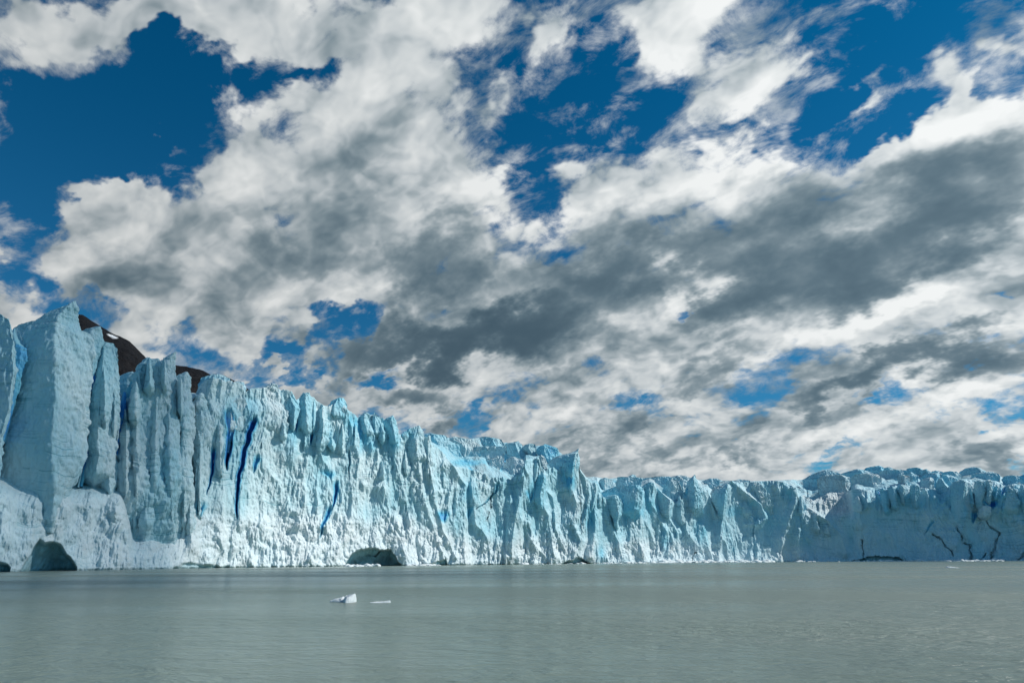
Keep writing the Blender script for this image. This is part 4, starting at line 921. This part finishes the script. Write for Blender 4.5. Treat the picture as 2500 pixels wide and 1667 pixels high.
def build_plateau():
    xs = np.concatenate([np.linspace(-1200, 300, 120)[:-1], np.linspace(300, 2560, 2000)[:-1], np.linspace(2560, 3800, 150)])
    q1 = np.array([HORX(x) for x in xs]); nb = 200
    B = 70.0
    b = np.concatenate([np.linspace(2.0, B, 150), np.linspace(B, 420, nb - 149)[1:]])
    nb = len(b)
    sq = []; szr = []
    for (x, y) in sky_px:
        d = ray(x, y); sq.append(d[0] / d[1]); szr.append(d[2] / d[1])
    o = np.argsort(sq); sq = np.array(sq)[o]; szr = np.array(szr)[o]
    Q, Bb = np.meshgrid(q1, b)
    dqw = sstep(HORX(1950), HORX(1985), Q) * (1 - sstep(HORX(2092), HORX(2118), Q))
    Y = Yf(Q) + Bb + 15 * dqw + 4 * sstep(HORX(2110), HORX(2150), Q)
    slope = np.interp(Q, sq, szr)
    X = Q * Y
    t = np.clip((Bb - 2) / (B - 2), 0, 1)
    z0 = crest(Q) - 2.2
    z0 = np.minimum(z0, CAM_H + slope * Yf(Q) - .8) 
    z1 = CAM_H + slope * (Yf(Q) + B)
    mid = sstep(HORX(1030), HORX(1060), Q) * (1 - sstep(HORX(1400), HORX(1440), Q))
    tt = np.where(t < 1, t, 1)
    prof = tt ** .8 * (1 - mid) + mid * (0.40 * sstep(.0, .35, tt) + .60 * sstep(.45, .8, tt) )
    Z = z0 + (z1 - z0) * prof
    n1 = fbm(X * .040, Y * .075, 0.3, 3, .45, 'billow', 60.0)
    n2 = fbm((X + 3 * perlin(X * .07, Y * .07, 5)) * .085, Y * .085, 0.7, 3, .42, 'ridge', 70.0)
    n2 = np.clip(n2, -.45, .5)
    n3 = fbm(X * .5, Y * .5, 0.7, 3, .5, 'fbm', 75.0)
    rgt = sstep(HORX(1930), HORX(2000), Q)
    amp = np.interp(Bb, [2, 10, B * .8, B, B + 40, 420], [.3, 1.1, 1.2, .6, 1.2, 2.0]) * (1 + .4 * rgt) * (1 + .1 * mid)
    Z = Z + amp * (n1 * 1.6 + n2 * 1.2 + .14 * n3)
    keep = np.where(Bb > B, -0.10 * (Bb - B) , 0)
    Z = Z + keep
    Z = np.minimum(Z, CAM_H + slope * Y - .7 + .25 * n3) 
    blue = np.clip(.12 + .40 * sstep(.0, .5, -n2) + .15 * mid + .12 * rgt, 0, 1)
    q_, z_ = qz(*r3(500, 475)); pool = np.zeros_like(Q)
    # the clear blue melt hollow
    zz_slope = (Z - CAM_H) / Y
    for (rf, X0, Y0, rx, ry, bl) in ((r3, 540, 480, 62, 13, .62), (r3, 1200, 370, 25, 14, .55), (r4, 740, 470, 14, 16, .5), (r5, 830, 280, 18, 8, .5), (r5, 1400, 345, 20, 8, .4), (r5, 1180, 330, 12, 6, .35), (r5, 1560, 370, 20, 8, .45)):
        x0, y0 = rf(X0, Y0); d = ray(x0, y0)
        g = np.exp(-(((Q - d[0] / d[1]) * 1750 / rx) ** 2 + ((zz_slope - d[2] / d[1]) * 1750 / ry) ** 2) ** 1.5)
        blue = np.maximum(blue, bl * g)
    dirt = np.clip(.10 + .45 * sstep(.1, .6, perlin(X * .09, Y * .09, 2.0) + .4 * n2) , 0, 1) * (1 - sstep(.4, .7, blue))
    snow = np.clip(.15 + .3 * n1, 0, 1)
    v = np.stack([X, Y, Z], -1).reshape(-1, 3) - GINV
    mesh_obj('ice_plateau', v, grid_faces(len(q1), nb), ICE, glacier, attrs={'blue': blue, 'dirt': dirt, 'snow': snow})
build_plateau()

# ------------------------------------------------------------------ dark mountain behind the left pillars
def build_mountain():
    sk = [(-900, 1000), (-500, 950), (-200, 900), (0, 850), (100, 790)] + P(r1, (330, 160), (405, 148), (440, 155), (480, 180), (530, 212), (600, 255), (640, 270), (690, 295), (740, 345), (780, 385), (850, 425), (920, 416), (1000, 425),
          (1060, 440), (1120, 468), (1220, 492), (1310, 540)) + [(680, 985), (800, 1040), (1000, 1120), (1300, 1200), (1500, 1300)]
    sq = np.array([ray(x, y)[0] / ray(x, y)[1] for x, y in sk]); ss = np.array([ray(x, y)[2] / ray(x, y)[1] for x, y in sk])
    q1 = np.linspace(sq[0], sq[-1], 700); n = 160
    Ys = 1500.0
    t = np.linspace(0, 1, n)
    Q, T = np.meshgrid(q1, t)
    Y = 760 + T * (Ys - 760) * 1.25
    X = Q * Y
    sl = np.interp(Q, sq, ss)
    peak = CAM_H + sl * Ys
    prof = np.where(Y < Ys, ((Y - 760) / (Ys - 760)).clip(0, 1) ** 1.15, 1 - (Y - Ys) / Ys * 1.2)
    Z = peak * prof
    g = fbm(X * .006, Y * .006, .2, 5, .55, 'ridge', 80.0); g2 = fbm(X * .03, Y * .03, .2, 4, .55, 'ridge', 85.0)
    Z = Z + (34 * g + 13 * g2) * np.minimum(prof, 1) * (1 - np.exp(-((Y - Ys) / 90) ** 2) * .9)
    Z = np.where(Y < Ys - 40, np.minimum(Z, CAM_H + sl * Y - 4), Z)
    x0, y0 = r1(598, 263); d = ray(x0, y0); zs = (Z - CAM_H) / Y
    u_ = (Q - d[0] / d[1]) * 1750; v_ = (zs - d[2] / d[1]) * 1750
    vv = v_ + .35 * u_ + 2.0 * perlin(X * .05, Y * .05, 1)
    sn = (1 - sstep(.75, 1.1, np.hypot(u_ / 16, vv / 3.6)))
    m, t_ = new_mat('dark_mountain_rock')
    pos = t_.node('ShaderNodeNewGeometry').outputs['Position']
    zc = t_.node('ShaderNodeSeparateXYZ', {0: pos}).outputs[2]
    hm = t_.m('MULTIPLY_ADD', t_.m('SUBTRACT', t_.noise(pos, .012, 5, .6), .5), 260.0, zc)
    c = t_.mix(t_.rng(hm, 300, 400), (0.022, 0.018, 0.018), (0.003, 0.005, 0.009))
    c = t_.mix(t_.rng(t_.noise(pos, .05, 8, .65), .35, .7), c, (0.008, 0.0075, 0.009))
    a_ = t_.node('ShaderNodeAttribute', attribute_name='snow').outputs['Fac']
    c = t_.mix(a_, c, (.75, .8, .85))
    bp = t_.node('ShaderNodeBump', {'Strength': 1.0, 'Distance': 16.0, 'Height': t_.noise(pos, .06, 8, .65)})
    bs = t_.node('ShaderNodeBsdfPrincipled', {'Base Color': c, 'Roughness': .9, 'Specular IOR Level': .2, 'Normal': bp.outputs[0]})
    t_.node('ShaderNodeOutputMaterial', {'Surface': bs.outputs[0]})
    o = mesh_obj('hill', np.stack([X, Y, Z], -1).reshape(-1, 3), grid_faces(len(q1), n), m, attrs={'snow': sn})
    tag(o, kind='structure')
build_mountain()
# ------------------------------------------------------------------ floating ice
def on_water(x, y):
    d = ray(x, y); k = -CAM_H / d[2]
    return np.array([d[0] * k, d[1] * k, 0.0])

def floe(name, prof, depth, label, cat, x0, x1, ywl, seed=0, parent=None, snow=.8, group=None):
    """prof: (fraction along, height in px above the water line)"""
    a = on_water(x0, ywl); b = on_water(x1, ywl); L = np.linalg.norm(b - a); tdir = (b - a) / L
    nd = np.array([tdir[1], -tdir[0], 0]); 
    if nd[1] > 0: nd = -nd
    px_m = L / (x1 - x0)
    nu, nv = max(24, int(70)), 40
    U = np.linspace(0, 1, nu); th = np.linspace(0, 2 * np.pi, nv, endpoint=False)
    h = np.interp(U, [p[0] for p in prof], [p[1] for p in prof]) * px_m
    wd = depth * np.sin(np.pi * np.clip(U, .02, .98)) ** .4
    TH, UU = np.meshgrid(th, U)
    c_, s_ = np.cos(TH), np.sin(TH)
    H = h[:, None]; Wd = wd[:, None]
    across = np.sign(c_) * np.abs(c_) ** .7 * Wd * .5 * (1 - .35 * np.clip(s_, 0, 1))
    up = np.where(s_ > 0, np.abs(s_) ** .75 * H, -np.abs(s_) * (.3 * H + .15))
    pos = a[None, None, :] + tdir * (UU * L)[..., None] + nd * across[..., None]
    pos[..., 2] = up
    n = fbm(pos[..., 0] * 2.2 / max(.3, L / 3), pos[..., 1] * 2.2 / max(.3, L / 3), pos[..., 2] * 2.2, 4, .6, 'billow', seed)
    k = .10 * min(1.0, L / 3)
    pos += (nd * (c_ * n)[..., None] + np.array([0, 0, 1.0]) * (s_ * n)[..., None]) * k
    e0 = pos[0].mean(0)[None, None] + 0 * pos[:1]; e1 = pos[-1].mean(0)[None, None] + 0 * pos[-1:]
    pos = np.concatenate([e0, pos, e1], 0); nu += 2
    o = mesh_obj(name, pos.reshape(-1, 3), grid_faces(nv, nu, wrap_u=True), ICE, parent,
                 attrs={'blue': np.full(nu * nv, .04), 'dirt': np.zeros(nu * nv), 'snow': np.full(nu * nv, min(1, snow + .15))})
    if label: tag(o, label, cat, group)
    return o

ib = bpy.data.objects.new('iceberg', None); COL.objects.link(ib)
base = on_water(832, 1467); ib.location = base
tag(ib, 'small white iceberg with a tall block at its right end floating in open water', 'iceberg')
bpy.context.view_layer.update()
def sub(name, *a, **k):
    o = floe(name, *a, **k)
    v = np.empty(len(o.data.vertices) * 3, np.float32); o.data.vertices.foreach_get('co', v)
    v = v.reshape(-1, 3) - base.astype(np.float32); o.data.vertices.foreach_set('co', v.ravel()); o.data.update()
    o.parent = ib
    return o
sub('low_shelf', [(0, 2), (.12, 4.5), (.3, 8), (.45, 9), (.6, 10.5), (.68, 12.5), (.72, 9.5), (.85, 9.5), (1, 11)], .75, None, None, 806, 852, 1468, seed=3)
sub('tall_block', [(0, 12), (.08, 15.5), (.3, 16), (.45, 17.5), (.9, 18.5), (.97, 19.5), (1, 9)], 1.5, None, None, 843, 866, 1469, seed=5)
floe('ice_floe', [(0, .6), (.3, 2.5), (.6, 3), (.85, 4.5), (.98, 6), (1, 3)], .7, 'thin flat white ice floe rising at its right tip, beside the small iceberg', 'ice floe', 903, 953, 1470, seed=8)
floe('ice_floe', [(0, 1), (.15, 4.5), (.4, 3.5), (1, .6)], 2.0, 'flat white ice slab among the brash below the cracked right end of the cliff', 'ice floe', 2308, 2342, 1385.5, seed=9)

# ------------------------------------------------------------------ brash ice drifting at the foot of the cliff
def brash():
    rs = np.random.RandomState(5); V = []; Fc = []; base_n = 0
    ico = [(0, 0, 1), (.9, 0, .45), (.28, .85, .45), (-.72, .53, .45), (-.72, -.53, .45), (.28, -.85, .45), (.95, .1, -.2), (.3, .9, -.2), (-.75, .6, -.2), (-.75, -.6, -.2), (.3, -.9, -.2)]
    ico = np.array(ico); tri = [(0, i, i % 5 + 1) for i in range(1, 6)] + [(i, i + 5, (i % 5) + 6) for i in range(1, 6)] + [(i, (i % 5) + 6, i % 5 + 1) for i in range(1, 6)]
    tri = np.array(tri)
    bands = [(1590, 1880, 800, 2.0, 1), (1480, 1620, 120, 1.5, .6), (2080, 2160, 90, 1.2, .6), (2150, 2300, 200, 1.5, .7), (2300, 2440, 330, 2.2, .8), (2440, 2520, 60, 1.5, .6), (1940, 2080, 150, 1.6, .7), (850, 925, 60, 2.0, .8), (990, 1080, 90, 1.5, .7), (1270, 1480, 60, 1.2, .5), (640, 850, 20, 1.2, .4)]
    for x0, x1, n, spread, sz in bands:
        for _ in range(n):
            x = rs.uniform(x0, x1); q = float(HORX(x)); Y = float(Yf(q)) - 9.0 - abs(rs.normal(0, spread * 3.2)) - 1.5 * math.sin(x * .03)
            s = sz * rs.gamma(1.6, .42) + .15; s = min(s, 2.6)
            R3 = rs.uniform(.7, 1.3, (11, 3)) * np.array([s * rs.uniform(1, 1.9), s, s * rs.uniform(.35, .75)])
            a = rs.uniform(0, 6.28); p = ico * R3
            p = np.stack([p[:, 0] * math.cos(a) - p[:, 1] * math.sin(a), p[:, 0] * math.sin(a) + p[:, 1] * math.cos(a), p[:, 2]], -1)
            p += np.array([q * Y, Y, 0.02]); V.append(p); Fc.append(tri + base_n); base_n += 11
    V = np.concatenate(V); Fc = np.concatenate(Fc)
    o = mesh_obj('brash_ice', V, Fc, ICE, smooth=False, attrs={'blue': np.full(len(V), .0), 'dirt': np.zeros(len(V)), 'snow': np.full(len(V), .95)})
    tag(o, kind='stuff')
brash()

# ------------------------------------------------------------------ the cumulus that keeps the left pillars in shade
def cumulus(cx, cy, cz, rx, ry, rz):
    nu, nv = 160, 90
    th = np.linspace(0, 2 * np.pi, nu, endpoint=False); ph = np.linspace(-np.pi / 2 + .02, np.pi / 2 - .02, nv)
    T, Ph = np.meshgrid(th, ph)
    d = np.stack([np.cos(T) * np.cos(Ph), np.sin(T) * np.cos(Ph), np.sin(Ph)], -1)
    n = fbm(d[..., 0] * 1.8, d[..., 1] * 1.8, d[..., 2] * 1.8, 5, .55, 'billow', 200.0)
    r = 1 + .55 * n
    v = d * r[..., None] * np.array([rx, ry, rz])
    v[..., 2] = np.where(v[..., 2] < 0, v[..., 2] * .45, v[..., 2])
    m, t = new_mat('cloud_vapour')
    oc = t.node('ShaderNodeTexCoord').outputs['Object']
    rad = t.vm('LENGTH', t.vm('MULTIPLY', oc, (1 / rx, 1 / ry, 0.0)))
    nz = t.noise(oc, .012, 6.0, .6)
    a = t.rng(t.m('MULTIPLY_ADD', t.m('SUBTRACT', nz, .5), 1.3, t.m('SUBTRACT', 1.0, rad)), -.05, .75, 0.0, .36)
    df = t.node('ShaderNodeBsdfDiffuse', {'Color': (.9, .9, .9, 1)})
    tl = t.node('ShaderNodeBsdfTranslucent', {'Color': (.9, .9, .9, 1)})
    tr = t.node('ShaderNodeBsdfTransparent')
    mx = t.node('ShaderNodeMixShader', {0: .5, 1: df.outputs[0], 2: tl.outputs[0]})
    m2 = t.node('ShaderNodeMixShader', {0: a, 1: tr.outputs[0], 2: mx.outputs[0]})
    t.node('ShaderNodeOutputMaterial', {'Surface': m2.outputs[0]})
    o = mesh_obj('cloud', v.reshape(-1, 3), grid_faces(nu, nv, wrap_u=True), m)
    o.location = (cx, cy, cz); tag(o, kind='structure')
_t = 2500.0
cumulus(-120 + sd.x * _t, 112 + sd.y * _t, 35 + sd.z * _t, 215, 150, 60)
